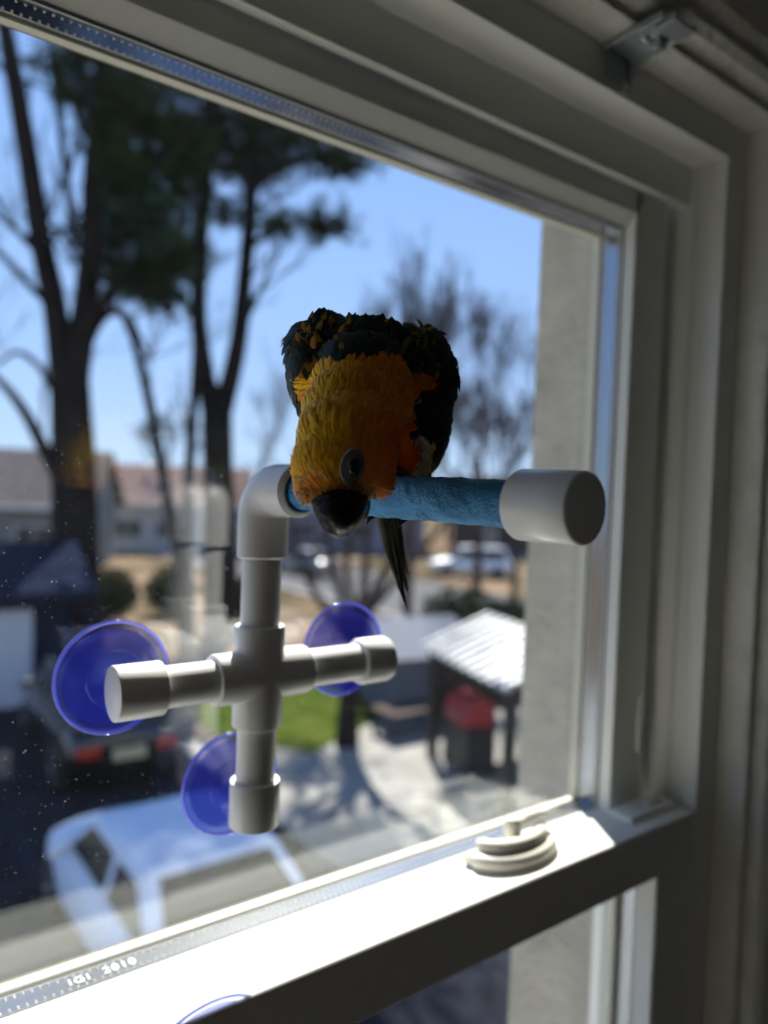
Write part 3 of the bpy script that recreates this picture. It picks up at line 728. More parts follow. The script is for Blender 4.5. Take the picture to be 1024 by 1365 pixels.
# ------------------------------------------------------------------ trees
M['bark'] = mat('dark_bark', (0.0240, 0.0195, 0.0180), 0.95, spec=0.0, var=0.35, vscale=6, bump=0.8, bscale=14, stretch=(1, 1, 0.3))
M['bark2'] = mat('brown_bark', (0.0675, 0.0465, 0.0405), 0.95, spec=0.0, var=0.3, vscale=5)
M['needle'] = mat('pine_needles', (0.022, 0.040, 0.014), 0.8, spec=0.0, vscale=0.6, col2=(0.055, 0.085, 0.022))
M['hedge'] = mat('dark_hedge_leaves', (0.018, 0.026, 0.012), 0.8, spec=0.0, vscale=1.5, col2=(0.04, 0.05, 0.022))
def limb(mb, pts, t, seg=9):
    """limb given as (px, py, radius px) at depth t"""
    P = [W(a, b, t) for a, b, r in pts]; Rr = [r * t / F_PX for a, b, r in pts]
    Q, K = [], []
    for i in range(len(P) - 1):
        for k in range(4):
            u = k / 4; p0 = P[max(i - 1, 0)]; p1 = P[i]; p2 = P[i + 1]; p3 = P[min(i + 2, len(P) - 1)]
            Q.append(0.5 * ((2 * p1) + (p2 - p0) * u + (2 * p0 - 5 * p1 + 4 * p2 - p3) * u * u + (3 * p1 - p0 - 3 * p2 + p3) * u ** 3)); K.append(Rr[i] * (1 - u) + Rr[i + 1] * u)
    Q.append(P[-1]); K.append(Rr[-1]); mb.tube(Q, K, seg)
    return Q, K
def twigs(mb, rnd, p, d, L, r, depth, spread=0.6, upb=0.15, kids=3, seg=3, minr=0.0):
    n = 4; pts = [p]; q = d.copy()
    for i in range(n):
        q = (q + V((rnd.uniform(-1, 1), rnd.uniform(-1, 1), rnd.uniform(-1, 1))) * 0.16 + V((0, 0, upb * 0.4))).normalized()
        pts.append(pts[-1] + q * (L / n))
    mb.tube(pts, [max(minr, r * (1 - 0.55 * i / n)) for i in range(n + 1)], seg if depth < 3 else 6, caps=False)
    if depth == 0: return
    for k in range(kids):
        i = rnd.choice([2, 3, 4]) if k else 4
        nd = (q + V((rnd.uniform(-1, 1), rnd.uniform(-1, 1), rnd.uniform(-.5, 1))) * spread + V((0, 0, upb))).normalized()
        twigs(mb, rnd, pts[i], nd, L * rnd.uniform(.6, .82), r * 0.5, depth - 1, spread, upb, kids, seg, minr)
def side_twigs(mb, rnd, Q, K, n, L, depth=2, lo=0.3, minr=0.006):
    for _ in range(n):
        i = rnd.randrange(int(len(Q) * lo), len(Q)); d = V((rnd.uniform(-1, 1), rnd.uniform(-1, 1), rnd.uniform(-.1, .9))).normalized()
        twigs(mb, rnd, Q[i], d, L * rnd.uniform(.6, 1.2), max(minr, K[i] * 0.28), depth, 0.7, 0.1, 3, 3, minr)
def tree_root(name, p, label, group=None):
    o = tag(empty(name, (p.x, p.y, GZ)), label, 'tree', group); return o, V((p.x, p.y, GZ))
def tpart(name, mb, m, root, o, kind=None, smooth=70):
    ob = shift(mb, o).build(name, m, root, smooth)
    if kind: ob['kind'] = kind
    return ob
def needles(mb, rnd, c, ra, rb, rc, n, L=0.40):
    for _ in range(n):
        v = V((rnd.gauss(0, .5), rnd.gauss(0, .5), rnd.gauss(0, .5)))
        p = c + RT * (v.x * ra) + V((0, 0, 1)) * (v.z * rb) + FW * (v.y * rc)
        ax = V((rnd.uniform(-1, 1), rnd.uniform(-1, 1), rnd.uniform(-.2, .6))).normalized()
        for k in range(12):
            d = (ax + V((rnd.uniform(-1, 1), rnd.uniform(-1, 1), rnd.uniform(-1, 1))) * 0.75).normalized(); s = d.orthogonal().normalized() * 0.026
            q = p + d * L * rnd.uniform(.7, 1.1); mb.add([p - s, p + s, q + s * .4, q - s * .4], [(0, 1, 2, 3)])
rt_ = random.Random(3)
# tall forked tree with pine foliage
tA = 20.0; root, o = tree_root('pine_tree', W(104, 880, tA), 'tall dark tree with a thick trunk that forks in two')
tr = MB(); limb(tr, [(104, 884, 36), (101, 760, 30), (99, 640, 29), (95, 545, 26), (92, 480, 24)], tA, 14)
A1 = limb(tr, [(88, 530, 18), (74, 410, 16), (57, 330, 15), (38, 210, 14), (15, 80, 12), (-5, -20, 9), (-30, -140, 5)], tA)
A2 = limb(tr, [(97, 530, 19), (110, 440, 17), (122, 330, 15), (126, 220, 14), (136, 100, 11), (132, -20, 9), (128, -160, 5)], tA)
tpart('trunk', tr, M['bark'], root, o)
bb = MB()
for ps in ([(90, 655, 12), (62, 605, 9), (32, 548, 7), (0, 508, 5), (-30, 484, 3)], [(112, 440, 12), (140, 400, 9), (166, 362, 8), (196, 330, 6), (222, 290, 4)], [(70, 410, 6), (36, 376, 5), (0, 338, 4), (-30, 318, 3)],
           [(60, 345, 5), (30, 316, 4), (6, 282, 3), (-15, 250, 2)], [(92, 600, 5), (70, 520, 4), (44, 480, 3.5), (20, 470, 3), (-5, 488, 2)], [(104, 500, 7), (126, 440, 6), (150, 416, 5), (176, 430, 3), (200, 480, 2)],
           [(126, 200, 5), (90, 120, 4), (66, 50, 4), (56, -20, 3)], [(100, 330, 5), (88, 230, 5), (76, 130, 5), (64, 30, 4), (60, -40, 3)], [(124, 300, 7), (160, 240, 5), (210, 200, 4), (260, 180, 3)]):
    Q, K = limb(bb, ps, tA + rt_.uniform(-.6, .6), 7); side_twigs(bb, rt_, Q, K, 5, 1.4)
side_twigs(bb, rt_, *A1, 12, 2.2); side_twigs(bb, rt_, *A2, 10, 2.2)
tpart('branches', bb, M['bark'], root, o, 'stuff')
nd = MB()
for (a, b, ra, rb, n) in ((205, 300, 48, 30, 60), (185, 372, 55, 28, 75), (150, 312, 34, 40, 50), (130, 130, 34, 50, 55), (180, 160, 32, 22, 35), (205, 110, 45, 34, 60), (212, 398, 34, 16, 28), (160, 230, 30, 40, 40), (110, 85, 30, 18, 20), (140, 30, 60, 30, 50), (240, 60, 60, 30, 50), (190, -60, 90, 50, 60), (230, 200, 44, 40, 60), (180, 260, 40, 36, 50), (150, 180, 34, 40, 45), (225, 345, 34, 24, 36), (170, 120, 40, 40, 50), (90, 110, 26, 30, 20), (195, 225, 40, 24, 40)):
    needles(nd, rt_, W(a, b, tA + rt_.uniform(-1, 1)), ra * tA / F_PX, rb * tA / F_PX, 0.9, int(n * 3.2))
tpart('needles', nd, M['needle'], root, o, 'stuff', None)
# second pine, two stems
tC = 24.0; root, o = tree_root('pine_tree', W(295, 845, tC), 'dark pine tree with two slim stems and spreading flat boughs')
tr = MB(); limb(tr, [(296, 850, 25), (293, 700, 21), (290, 600, 20), (289, 515, 20)], tC, 14)
C1 = limb(tr, [(282, 545, 14), (266, 440, 11), (267, 330, 10), (278, 200, 9), (285, 80, 7), (286, -60, 4)], tC)
C2 = limb(tr, [(297, 545, 14), (317, 460, 12), (328, 350, 10), (336, 240, 9), (342, 130, 7), (346, 0, 4)], tC)
tpart('trunk', tr, M['bark'], root, o)
bb = MB()
for ps in ([(335, 250, 6), (380, 222, 5), (430, 210, 4), (480, 216, 3)], [(330, 330, 5), (372, 305, 4), (420, 298, 3), (452, 302, 2)], [(270, 320, 6), (236, 345, 4), (200, 372, 3)], [(276, 210, 5), (240, 180, 4), (200, 150, 3)],
           [(322, 440, 4), (350, 380, 3), (372, 335, 2)], [(340, 170, 5), (390, 150, 4), (440, 170, 3)], [(266, 430, 4), (235, 390, 3), (215, 375, 2)]):
    Q, K = limb(bb, ps, tC + rt_.uniform(-.6, .6), 6); side_twigs(bb, rt_, Q, K, 3, 0.9)
side_twigs(bb, rt_, *C1, 8, 1.5); side_twigs(bb, rt_, *C2, 8, 1.5)
tpart('branches', bb, M['bark'], root, o, 'stuff')
nd = MB()
for (a, b, ra, rb, n) in ((300, 165, 62, 30, 75), (380, 185, 55, 28, 70), (450, 216, 52, 20, 70), (335, 232, 55, 22, 60), (432, 300, 42, 17, 50), (372, 302, 26, 12, 22), (245, 250, 36, 32, 45), (240, 170, 40, 34, 50), (350, 145, 65, 26, 65), (420, 180, 50, 22, 55), (280, 110, 50, 28, 50), (258, 345, 30, 20, 26), (300, 285, 26, 18, 20), (360, 90, 80, 34, 80), (310, 30, 80, 50, 80), (380, 10, 70, 50, 90), (430, 60, 60, 40, 80), (350, -60, 80, 50, 90), (280, -20, 60, 50, 70), (420, -20, 60, 40, 60), (400, 150, 60, 26, 60), (320, 200, 60, 24, 50), (262, 205, 34, 30, 40)):
    needles(nd, rt_, W(a, b, tC + rt_.uniform(-1.2, 1.2)), ra * tC / F_PX, rb * tC / F_PX, 1.0, int(n * 3.2), 0.42)
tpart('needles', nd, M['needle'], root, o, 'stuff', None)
# slender leaning trunks between them
tB = 17.0; root, o = tree_root('slender_tree', W(246, 920, tB), 'slender bare tree leaning towards the thick forked trunk')
tr = MB(); B_ = limb(tr, [(247, 922, 9), (243, 800, 8.5), (236, 730, 8.5), (222, 660, 7.5), (206, 570, 7), (191, 500, 6.5), (174, 440, 5.5), (152, 408, 4), (124, 398, 2)], tB); tpart('trunk', tr, M['bark'], root, o)
bb = MB(); side_twigs(bb, rt_, *B_, 12, 1.3, 2, 0.5); tpart('branches', bb, M['bark'], root, o, 'stuff')
tD = 22.0; root, o = tree_root('slender_tree', W(252, 858, tD), 'slender straight bare tree close beside the two stemmed pine')
tr = MB(); D_ = limb(tr, [(252, 860, 8), (250, 700, 7), (254, 600, 7), (262, 470, 6), (262, 360, 4), (256, 260, 2)], tD); tpart('trunk', tr, M['bark'], root, o)
bb = MB(); side_twigs(bb, rt_, *D_, 12, 1.3, 2, 0.4); tpart('branches', bb, M['bark'], root, o, 'stuff')
# garden tree on the grass, many rising stems
tE = 14.2; root, o = tree_root('garden_tree', W(463, 996, tE), 'bare garden tree with rising stems on the green grass')
tr = MB(); limb(tr, [(462, 1000, 17), (465, 940, 14), (470, 890, 13), (476, 850, 12)], tE, 12); tpart('trunk', tr, M['bark'], root, o)
bb = MB()
for ps in ([(478, 860, 10), (500, 790, 7), (528, 740, 6), (552, 690, 5), (572, 620, 4), (580, 540, 3)], [(470, 870, 9), (456, 800, 6), (442, 745, 5), (434, 690, 4), (424, 620, 3), (410, 560, 2)], [(476, 850, 8), (486, 780, 6), (490, 720, 5), (505, 640, 4), (520, 560, 3)],
           [(470, 860, 6), (420, 790, 5), (396, 735, 4), (384, 680, 3)], [(488, 820, 6), (540, 760, 5), (590, 700, 4), (630, 640, 3), (648, 560, 2)], [(480, 840, 6), (462, 760, 5), (470, 690, 4), (462, 620, 3)]):
    Q, K = limb(bb, ps, tE + rt_.uniform(-.5, .5), 7); side_twigs(bb, rt_, Q, K, 7, 1.5, 2, 0.35, 0.008)
tpart('branches', bb, M['bark2'], root, o, 'stuff')
# bare street trees in the distance
def bare(px, t, h, seed, label, r=0.22, kids=3, depth=6, spread=0.62, lean=0.0):
    rnd = random.Random(seed); p = W(px, 660, t); root, o = tree_root('bare_tree', p, label, None)
    tr = MB(); b = V((p.x, p.y, GZ)); top = b + V((0, 0, h * 0.30)) + RT * lean
    tr.tube([b, b + (top - b) * .5 + V((.05, 0, 0)), top], [r, r * .85, r * .75], 9); tpart('trunk', tr, M['bark2'], root, o)
    bb = MB()
    for k in range(4):
        d = V((rnd.uniform(-.7, .7), rnd.uniform(-.7, .7), 1.0)).normalized(); twigs(bb, rnd, top, d, h * 0.22, r * 0.55, depth - 1, spread, 0.22, kids, 3, 0.013)
    tpart('branches', bb, M['bark2'], root, o, 'stuff')
bare(548, 30, 15.5, 5, 'tall bare tree rising behind the parrot')
bare(640, 36, 15.0, 8, 'bare reddish tree with a dense crown across the street', 0.24)
bare(690, 27, 10.0, 12, 'bare tree beside the stucco window reveal', 0.14)
bare(600, 72, 16.0, 21, 'far bare tree seen between the nearer bare crowns', 0.25)
bare(345, 78, 19.0, 33, 'far bare tree over the houses beside the two stemmed pine', 0.22, 3, 5, 0.75)
bare(225, 74, 13.0, 41, 'far bare tree over the house with the shiny roof vents', 0.22)

# dark evergreen shrubs
def shrub(px, py, t, w_, h_, seed, label):
    rnd = random.Random(seed); p = W(px, py, t); root = tag(empty('shrub', (p.x, p.y, GZ)), label, 'shrub', 'dark shrubs along the garden edge'); o = V((p.x, p.y, GZ))
    lf = MB()
    for _ in range(1100):
        v = V((rnd.gauss(0, 1), rnd.gauss(0, 1), rnd.gauss(0, 1))).normalized() * rnd.uniform(.15, 1.0) ** .6
        c = o + V((v.x * w_, v.y * w_ * .7, h_ * .5 + v.z * h_ * .5)); a = V((rnd.uniform(-1, 1), rnd.uniform(-1, 1), rnd.uniform(-1, 1))).normalized() * .13; b = a.orthogonal().normalized() * .07
        lf.add([c - a, c + b, c + a, c - b], [(0, 1, 2, 3)])
    tpart('leaves', lf, M['hedge'], root, o, 'stuff', None)
    tpart('stem', MB().tube([o, o + V((0, 0, h_ * .7))], [.09, .04], 8), M['bark'], root, o)
for i, (px, t, w_, h_, lab) in enumerate(((146, 25.5, 1.0, 1.9, 'dark shrub beside the thick forked trunk'), (226, 27.5, 1.0, 1.8, 'dark shrub between the thick trunk and the leaning tree'), (328, 27, 1.1, 1.6, 'dark shrub beside the two stemmed pine'), (615, 25, 1.6, 1.8, 'wide dark shrub beyond the grill gazebo'), (680, 23, 1.5, 1.7, 'dark shrub beside the stucco reveal past the gazebo roof'))):
    shrub(px, 800, t, w_, h_, 60 + i, lab)

# ------------------------------------------------------------------ houses
M['roofA'] = mat('grey_brown_shingles', (0.1445, 0.1224, 0.1156), 0.9, spec=0.0, var=0.25, vscale=3, bump=0.4, bscale=12)
M['roofB'] = mat('brown_shingles', (0.2210, 0.1530, 0.1275), 0.9, spec=0.0, var=0.2, vscale=3)
M['siding'] = mat('pale_siding', (0.4420, 0.4250, 0.4080), 0.8, spec=0.0, var=0.06, vscale=2)
M['siding2'] = mat('grey_green_siding', (0.2040, 0.2125, 0.1955), 0.8, spec=0.0, var=0.06, vscale=2)
M['siding3'] = mat('blue_grey_siding', (0.2040, 0.2125, 0.2550), 0.8, spec=0.0, var=0.06, vscale=2)
M['darkside'] = mat('navy_siding', (0.014, 0.019, 0.036), 0.9, var=0.15, vscale=2, spec=0.0)
M['brick'] = mat('dark_brown_siding', (0.0850, 0.0680, 0.0612), 0.85, spec=0.0, var=0.2, vscale=5)
M['pane'] = mat('dark_window_pane', (0.03, 0.035, 0.045), 0.08)
M['trimw'] = mat('white_trim', (0.62, 0.62, 0.60), 0.6)
M['chrome'] = mat('shiny_vent_metal', (0.9, 0.88, 0.8), 0.16, 1.0)
M['garagedoor'] = mat('pale_garage_door', (0.4800, 0.5120, 0.5760), 0.6)
def house(px, t, rz, w_, d_, h_, rh, wm, rmt, label, wins, extra=None, name='house', px_y=660):
    """front wall faces local -y; origin at the middle of the front"""
    p = W(px, px_y, t); root = tag(empty(name, (p.x, p.y, GZ), rz), label, 'house' if name == 'house' else name)
    MB().box(-w_ / 2, w_ / 2, 0, d_, 0, h_).build('wall', wm, root)
    rf_ = MB(); ov = 0.45
    rf_.prism([(-ov, h_ - 0.1), (d_ / 2, h_ + rh), (d_ + ov, h_ - 0.1), (d_ + ov, h_ + 0.08), (d_ / 2, h_ + rh + 0.2), (-ov, h_ + 0.08)], lambda y, z: (-w_ / 2 - ov, y, z), lambda y, z: (w_ / 2 + ov, y, z))
    rr_ = rf_.build('roof', rmt, root)
    for s in (-1, 1):
        gb = MB(); gb.prism([(0, h_), (d_, h_), (d_ / 2, h_ + rh)], lambda y, z: (s * (w_ / 2 - .15), y, z), lambda y, z: (s * w_ / 2, y, z)); gb.build('gable', wm, root)
    MB().box(-w_ / 2 - ov, w_ / 2 + ov, -ov - .08, -ov, h_ - 0.12, h_ + 0.10).build('gutter', M['trimw'] if name == 'house' else wm, root)
    for (x, z, ww, wh) in wins:
        f_ = frame4(MB(), x - ww / 2 - .08, x + ww / 2 + .08, z - .08, z + wh + .08, .08, -0.06, 0.0).build('window', M['trimw'], root)
        MB().box(x - ww / 2, x + ww / 2, -0.03, -0.005, z, z + wh).build('pane', M['pane'], f_)
        MB().box(x - .025, x + .025, -0.05, -0.03, z, z + wh).build('mullion', M['trimw'], f_)
    if extra: extra(root, rr_)
    return root
def porch(root, rr_):
    MB().box(-0.55, 0.55, -0.05, 0.0, 0.2, 2.3).build('door', M['brick'], root)
    MB().box(-1.0, 1.0, -1.2, 0.0, 0.0, 0.2).build('step', M['concrete'], root)
RZ = R_(-27)
house(-20, 38, RZ, 10, 8, 3.3, 2.9, M['siding2'], M['roofA'], 'grey green house with a grey shingle roof behind the forked tree', [(-3.4, 1.0, 1.6, 1.3), (2.4, 1.0, 1.8, 1.3), (4.4, 1.0, 0.9, 1.3)], porch)
def vents(root, rr_):
    for i, (x, y, z) in enumerate(((-2.05, 3.0, 6.0), (-1.30, 2.0, 5.25))):
        v = MB(); v.lathe((x, y, z - .55), (0, 0, 1), [(0, .09), (.35, .09)], 14); v.ball((x, y, z - .05), [(.22, 0, 0), (0, .22, 0), (0, 0, .18)], 20, 12); v.build('roof_vent', M['chrome'], rr_, 50)
house(232, 51, RZ, 9.5, 8, 3.2, 2.6, M['siding'], M['roofB'], 'pale house with a brown roof and two shiny vents', [(-2.9, 1.0, 1.6, 1.2), (-0.6, 1.0, 1.0, 1.2), (2.9, 0.9, 2.0, 1.3)], vents)
house(470, 56, R_(-35), 11, 8, 3.2, 2.4, M['siding3'], M['roofA'], 'blue grey house beyond the street past the pipe elbow', [(-3.5, 1.0, 1.5, 1.2), (0.5, 1.0, 1.5, 1.2), (3.6, 1.0, 1.5, 1.2)], porch)
house(700, 58, R_(-48), 11, 7, 3.4, 2.6, M['brick'], M['roofA'], 'dark brown house across the street beside the reveal', [(-2.8, 1.0, 1.4, 1.3), (2.4, 1.0, 1.6, 1.3)], porch)
def gdoor(root, rr_):
    dr = MB().box(-1.4, 1.2, -0.05, 0.0, 0.02, 2.08).build('garage_door', M['garagedoor'], root)
    for k in range(4): MB().box(-1.35, 1.15, -0.075, -0.05, 0.07 + k * .5, 0.49 + k * .5).build('door_panel', M['garagedoor'], dr)
house(-40, 15.2, R_(-4), 3.9, 4.0, 2.4, 0.75, M['darkside'], M['darkside'], 'navy blue garage with a pale door at the end of the driveway', [], gdoor, 'garage', 700)

# ------------------------------------------------------------------ cars
M['tyre'] = mat('tyre_rubber', (0.02, 0.02, 0.02), 0.85)
M['hub'] = mat('alloy_wheel', (0.45, 0.46, 0.48), 0.3, 0.9)
M['carglass'] = mat('car_glass', (0.006, 0.007, 0.009), 0.15, spec=0.08)
M['red'] = mat('red_lamp', (0.42, 0.03, 0.015), 0.25)
M['amber'] = mat('amber_lamp', (0.65, 0.20, 0.03), 0.25)
M['plate'] = mat('pale_yellow_plate', (0.52, 0.46, 0.28), 0.6)
M['lamp'] = mat('clear_lamp', (0.75, 0.76, 0.78), 0.1)
def paint(name, col, rough=0.25):
    m = mat(name, col, rough); m.node_tree.nodes['Principled BSDF'].inputs['Coat Weight'].default_value = 0.6; return m
M['white_car'] = mat('pale_silver_paint', (0.4800, 0.5600, 0.6800), 0.6, spec=0.3); M['black_car'] = paint('black_paint', (0.006, 0.007, 0.010)); M['grey_car'] = paint('grey_paint', (0.22, 0.23, 0.24)); M['van_white'] = paint('white_paint', (0.75, 0.76, 0.76))
def car(name, loc, rz, pm, label, dims, cat='car', cab=None, group=None):
    """front towards local +y; dims = length, width, belt height, roof height"""
    Lc, Wc, hb, hr = dims; root = tag(empty(name, loc, rz), label, cat, group); hw = Wc / 2
    c0, c1, c2, c3 = cab
    st = [(-Lc / 2, .80, .38, hb * .80), (-Lc / 2 + .12, .93, .26, hb * .97), (-Lc / 2 + .8, 1, .22, hb), (0, 1, .20, hb), (c3, 1, .20, hb), (Lc / 2 - .75, .98, .22, hb * .93), (Lc / 2 - .15, .90, .26, hb * .80), (Lc / 2, .74, .36, hb * .66)]
    b = MB(); vs = []; fs = []
    for (y, k, z0, z1) in st:
        w_ = hw * k
        vs += [V((-w_ * .86, y, z0)), V((-w_, y, z0 + .14)), V((-w_, y, (z0 + z1) / 2 + .1)), V((-w_ * .94, y, z1 - .04)), V((-w_ * .55, y, z1 + .035)), V((0, y, z1 + .05)), V((w_ * .55, y, z1 + .035)), V((w_ * .94, y, z1 - .04)), V((w_, y, (z0 + z1) / 2 + .1)), V((w_, y, z0 + .14)), V((w_ * .86, y, z0))]
    m_ = 11
    for i in range(len(st) - 1):
        for k in range(m_):
            k2 = (k + 1) % m_; fs.append((i * m_ + k, i * m_ + k2, (i + 1) * m_ + k2, (i + 1) * m_ + k))
    fs += [tuple(range(m_)), tuple(range((len(st) - 1) * m_, len(st) * m_))]
    bo2 = b.add(vs, fs).build('body', pm, root, 180); ss = bo2.modifiers.new('s', 'SUBSURF'); ss.levels = 2; ss.render_levels = 2
    # cabin: arched roof rail and pillars
    wb, wt = hw * .93, hw * .74; cz = MB(); vs = []
    ys = [c0, c1, (c1 + c2) / 2, c2, c3]; zs = [hb - .03, hr - .03, hr, hr - .04, hb - .03]; ws = [wb, wt, wt, wt, wb]
    cz.add([(-wb, c0, hb - .05), (wb, c0, hb - .05), (wb, c3, hb - .05), (-wb, c3, hb - .05), (-wt, c1, hr - .03), (wt, c1, hr - .03), (wt, (c1 + c2) / 2, hr), (wt, c2, hr - .04), (-wt, c2, hr - .04), (-wt, (c1 + c2) / 2, hr)],
           [(3, 2, 1, 0), (0, 1, 5, 4), (4, 5, 6, 9), (9, 6, 7, 8), (2, 3, 8, 7), (1, 2, 7, 6, 5), (3, 0, 4, 9, 8)])
    cz.build('cabin', pm, root, 60, 0.06, 3)
    def pane(name, q, ins):
        q = [V(p) for p in q]; c = sum(q, V()) / len(q); n = (q[1] - q[0]).cross(q[2] - q[0]).normalized()
        if n.dot(c - V((0, (c0 + c3) / 2, hb))) < 0: n = -n
        q = [c + (p - c) * ins for p in q]; k = len(q)
        MB().add([p + n * .012 for p in q] + [p - n * .03 for p in q], [tuple(range(k)), tuple(range(k, 2 * k))] + [(i, (i + 1) % k, k + (i + 1) % k, k + i) for i in range(k)]).build(name, M['carglass'], root, None, 0.01)
    pane('windscreen', [(-wb, c3, hb), (wb, c3, hb), (wt, c2, hr - .04), (-wt, c2, hr - .04)], .86)
    pane('rear_window', [(-wb, c0, hb), (wb, c0, hb), (wt, c1, hr - .03), (-wt, c1, hr - .03)], .82)
    ym = (c0 + c3) / 2 - .05
    for s in (-1, 1):
        fx = lambda y, z: (s * (wb + (wt - wb) * (z - hb + .04) / (hr - hb)), y, z)
        z1 = hr - .13; z0 = hb + .03
        pane('side_window', [fx(ym + .05, z0), fx(c3 - .28, z0), fx(c2 - .05, z1), fx(ym + .05, z1)], .95)
        pane('side_window', [fx(c0 + .25, z0), fx(ym - .05, z0), fx(ym - .05, z1), fx(c1 + .06, z1)], .95)
        mr = MB(); mr.ball((s * (hw + .07), c3 - .42, hb + .06), [(.11, 0, 0), (0, .07, 0), (0, 0, .08)], 14, 10); mr.box(s * hw * .9 - .03, s * hw * .9 + .03, c3 - .45, c3 - .39, hb - .03, hb + .05); mr.box(min(s * hw * .9, s * (hw + .05)), max(s * hw * .9, s * (hw + .05)), c3 - .44, c3 - .40, hb + .02, hb + .06); mr.build('wing_mirror', pm, root, 60)
        for y in (-Lc * .31, Lc * .31):
            wh = MB(); wh.lathe((s * (hw - .20), y, .31), (s, 0, 0), [(0, .20), (0, .29), (.03, .315), (.18, .315), (.215, .29), (.215, .20)], 28); wo_ = wh.build('wheel', M['tyre'], root, 40)
            MB().lathe((s * (hw - .02), y, .31), (s, 0, 0), [(0, .20), (.03, .19), (.035, .05), (.05, .04)], 20).build('hub_cap', M['hub'], wo_, 40)
        MB().box(s * hw * .62 - .17, s * hw * .62 + .17, -Lc / 2 - .02, -Lc / 2 + .12, hb * .62, hb * .62 + .17).build('tail_lamp', M['red'], root, None, 0.03)
        MB().box(s * hw * .60 - .16, s * hw * .60 + .16, Lc / 2 - .14, Lc / 2 + .01, hb * .52, hb * .52 + .13).build('head_lamp', M['lamp'], root, None, 0.03)
    MB().box(-.25, .25, -Lc / 2 - .045, -Lc / 2 + .02, hb * .55, hb * .55 + .17).build('number_plate', M['plate'], root, None, 0.008)
    return root
GD = GZ + 0.021
car('car', (2.95, 7.02, GD), 0.0, M['white_car'], 'pale silver car parked on the driveway below the pipe perch', (4.1, 1.78, .95, 1.46), 'car', (-1.8, -1.05, .42, 1.05))
car('car', (3.95, 13.3, GD), R_(-3), M['black_car'], 'black car parked facing the navy garage', (4.6, 1.9, 1.08, 1.72), 'car', (-2.15, -1.85, .45, 1.15))
p = W(408, 742, 42); car('car', (p.x, p.y, GZ + .016), R_(10), M['grey_car'], 'grey car parked on the far street past the pipe elbow', (4.4, 1.8, .9, 1.42), 'car', (-1.7, -1.0, .4, 1.1))
p = W(628, 740, 44); car('car', (p.x, p.y, GZ + .016), R_(55), M['van_white'], 'white car gleaming in the sun across the street', (4.8, 1.9, 1.0, 1.7), 'car', (-2.2, -1.9, .6, 1.3))

# ------------------------------------------------------------------ garden: shed, grill gazebo, grill, table
M['shedwall'] = mat('pale_shed_panel', (0.1445, 0.1530, 0.1785), 0.8, spec=0.0, var=0.06, vscale=3)
M['gazmetal'] = mat('black_metal', (0.015, 0.016, 0.018), 0.5)
M['gazroof'] = mat('pale_ribbed_roof', (0.4080, 0.4080, 0.4080), 0.4, var=0.1, vscale=4)
M['grillred'] = mat('red_grill_hood', (0.3740, 0.0272, 0.0340), 0.35)
p = W(558, 925, 17.2); sh = tag(empty('shed', (p.x, p.y, GZ), R_(-12)), 'low pale grey garden shed behind the grill gazebo', 'shed')
MB().box(-1.1, 1.3, -1.0, 1.0, 0, 1.35).build('wall', M['shedwall'], sh)
mb = MB(); mb.prism([(-1.15, 1.25), (1.15, 1.72), (1.15, 1.80), (-1.15, 1.33)], lambda y, z: (-1.25, y, z), lambda y, z: (1.45, y, z)); mb.build('roof', M['shedwall'], sh)
MB().box(-0.35, 0.5, -1.03, -1.0, 0.03, 1.15).build('door', M['shedwall'], sh)
gx, gy = 8.28, 7.30; gz_ = GZ + 0.031
ga = tag(empty('grill_gazebo', (gx, gy, gz_), R_(-16)), 'black metal grill gazebo with a pale ribbed roof on the patio', 'gazebo')
GT = 0.08
GW, GDp, GH = 2.3, 2.7, 1.95
for x in (0, GW):
    for y in (0, GDp): MB().box(x - GT, x + GT, y - GT, y + GT, 0, GH).build('post', M['gazmetal'], ga)
bmx = MB()
for y in (0, GDp): bmx.box(.05, GW - .05, y - .04, y + .04, GH - .12, GH)
for x in (0, GW): bmx.box(x - .04, x + .04, .05, GDp - .05, GH - .12, GH)
bmx.build('roof_beam', M['gazmetal'], ga)
MB().box(GW - .02, GW + .02, .09, GDp - .09, .75, GH - .13).build('side_shade_sheet', M['gazmetal'], ga)  # black sheet added to make the gazebo's inside look shaded
MB().box(.09, GW - .09, GDp - .02, GDp + .02, .75, GH - .13).build('back_shade_sheet', M['gazmetal'], ga)  # second dark sheet, shading the inside from the back
rfp = MB(); e = 0.2
for x0_, z0_, x1_, z1_ in ((-e, GH, GW / 2, GH + .55), (GW / 2, GH + .55, GW + e, GH)):
    rfp.prism([(x0_, z0_), (x1_, z1_), (x1_, z1_ + .03), (x0_, z0_ + .03)], lambda x, z: (x, -e, z), lambda x, z: (x, GDp + e, z))
grf = rfp.build('roof_panel', M['gazroof'], ga)
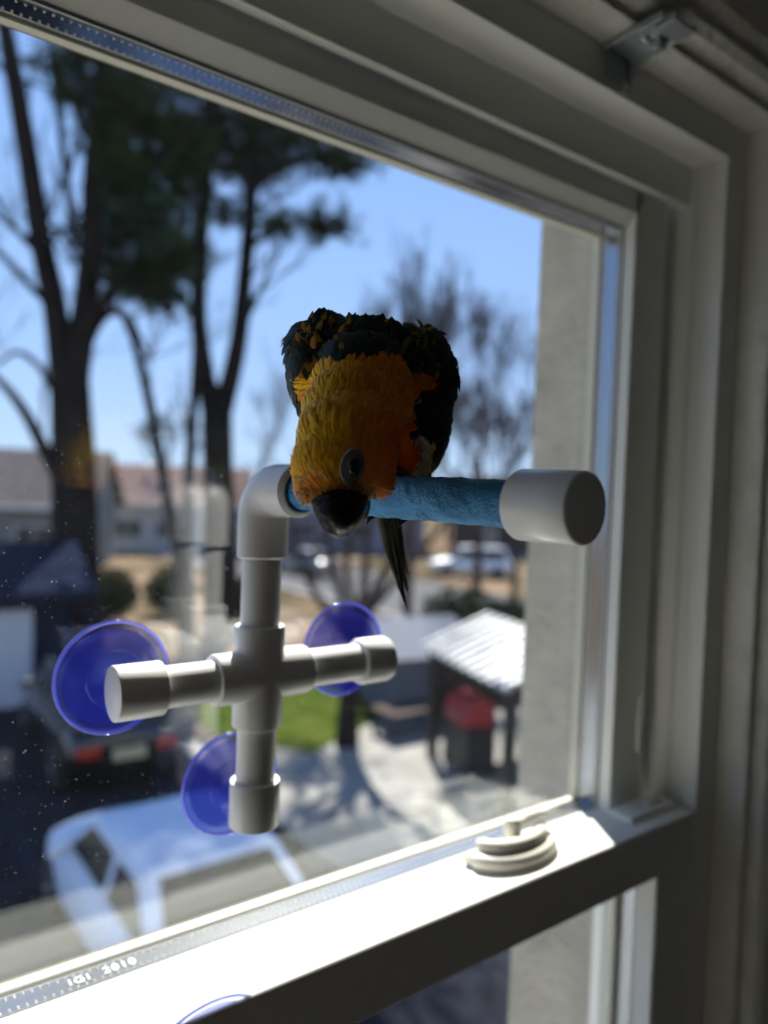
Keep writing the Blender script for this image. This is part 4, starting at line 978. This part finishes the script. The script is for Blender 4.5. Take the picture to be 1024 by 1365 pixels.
for k in range(11):
    y = -e + .06 + k * (GDp + 2 * e - .12) / 10
    for s_, (x0_, x1_) in enumerate(((-e, GW / 2), (GW / 2, GW + e))):
        z0_, z1_ = (GH, GH + .55) if s_ == 0 else (GH + .55, GH)
        rb = MB(); rb.prism([(x0_, z0_ + .031), (x1_, z1_ + .031), (x1_, z1_ + .085), (x0_, z0_ + .085)], lambda x, z: (x, y - .045, z), lambda x, z: (x, y + .045, z)); rb.build('roof_rib', M['gazroof'], grf)
for x in (GW - .32,): MB().box(x - .22, x + .22, .25, GDp - .25, .88, .92).build('side_shelf', M['gazmetal'], ga)
for x in (GW - .32,):
    for y in (.28, GDp - .28): MB().box(x - .2, x - .16, y - .02, y + .02, 0, .88).build('shelf_leg', M['gazmetal'], ga)
gr = tag(empty('grill', (9.14, 9.05, gz_), R_(-105)), 'red hooded grill on a black cart under the gazebo roof', 'grill')
MB().box(-.45, .45, -.28, .28, .12, .85).build('cart', M['gazmetal'], gr, None, .02)
mb = MB(); mb.prism([(-.30, .86), (-.30, 1.05), (-.22, 1.26), (0, 1.36), (.2, 1.30), (.30, 1.08), (.30, .86)], lambda y, z: (-.42, y, z), lambda y, z: (.42, y, z)); mb.build('hood', M['grillred'], gr, None, .03)
MB().tube([(-.3, -.36, 1.02), (.3, -.36, 1.02)], .018, 10).build('handle', M['hub'], gr)
for x in (-.4, .4):
    MB().lathe((x - .03, -.2, .1), (1, 0, 0), [(0, .08), (0, .1), (.06, .1), (.06, .08)], 20).build('wheel', M['tyre'], gr)
    MB().lathe((x - .03, .2, .1), (1, 0, 0), [(0, .08), (0, .1), (.06, .1), (.06, .08)], 20).build('wheel', M['tyre'], gr)
p = W(545, 962, 15.2); tb = tag(empty('patio_table', (p.x, p.y, GZ + .031)), 'low dark patio table between the grass and the gazebo', 'table')
MB().box(-.7, .7, -.4, .4, .44, .48).build('tabletop', M['brick'], tb)
for x in (-.62, .62):
    for y in (-.33, .33): MB().box(x - .03, x + .03, y - .03, y + .03, 0, .44).build('leg', M['gazmetal'], tb)
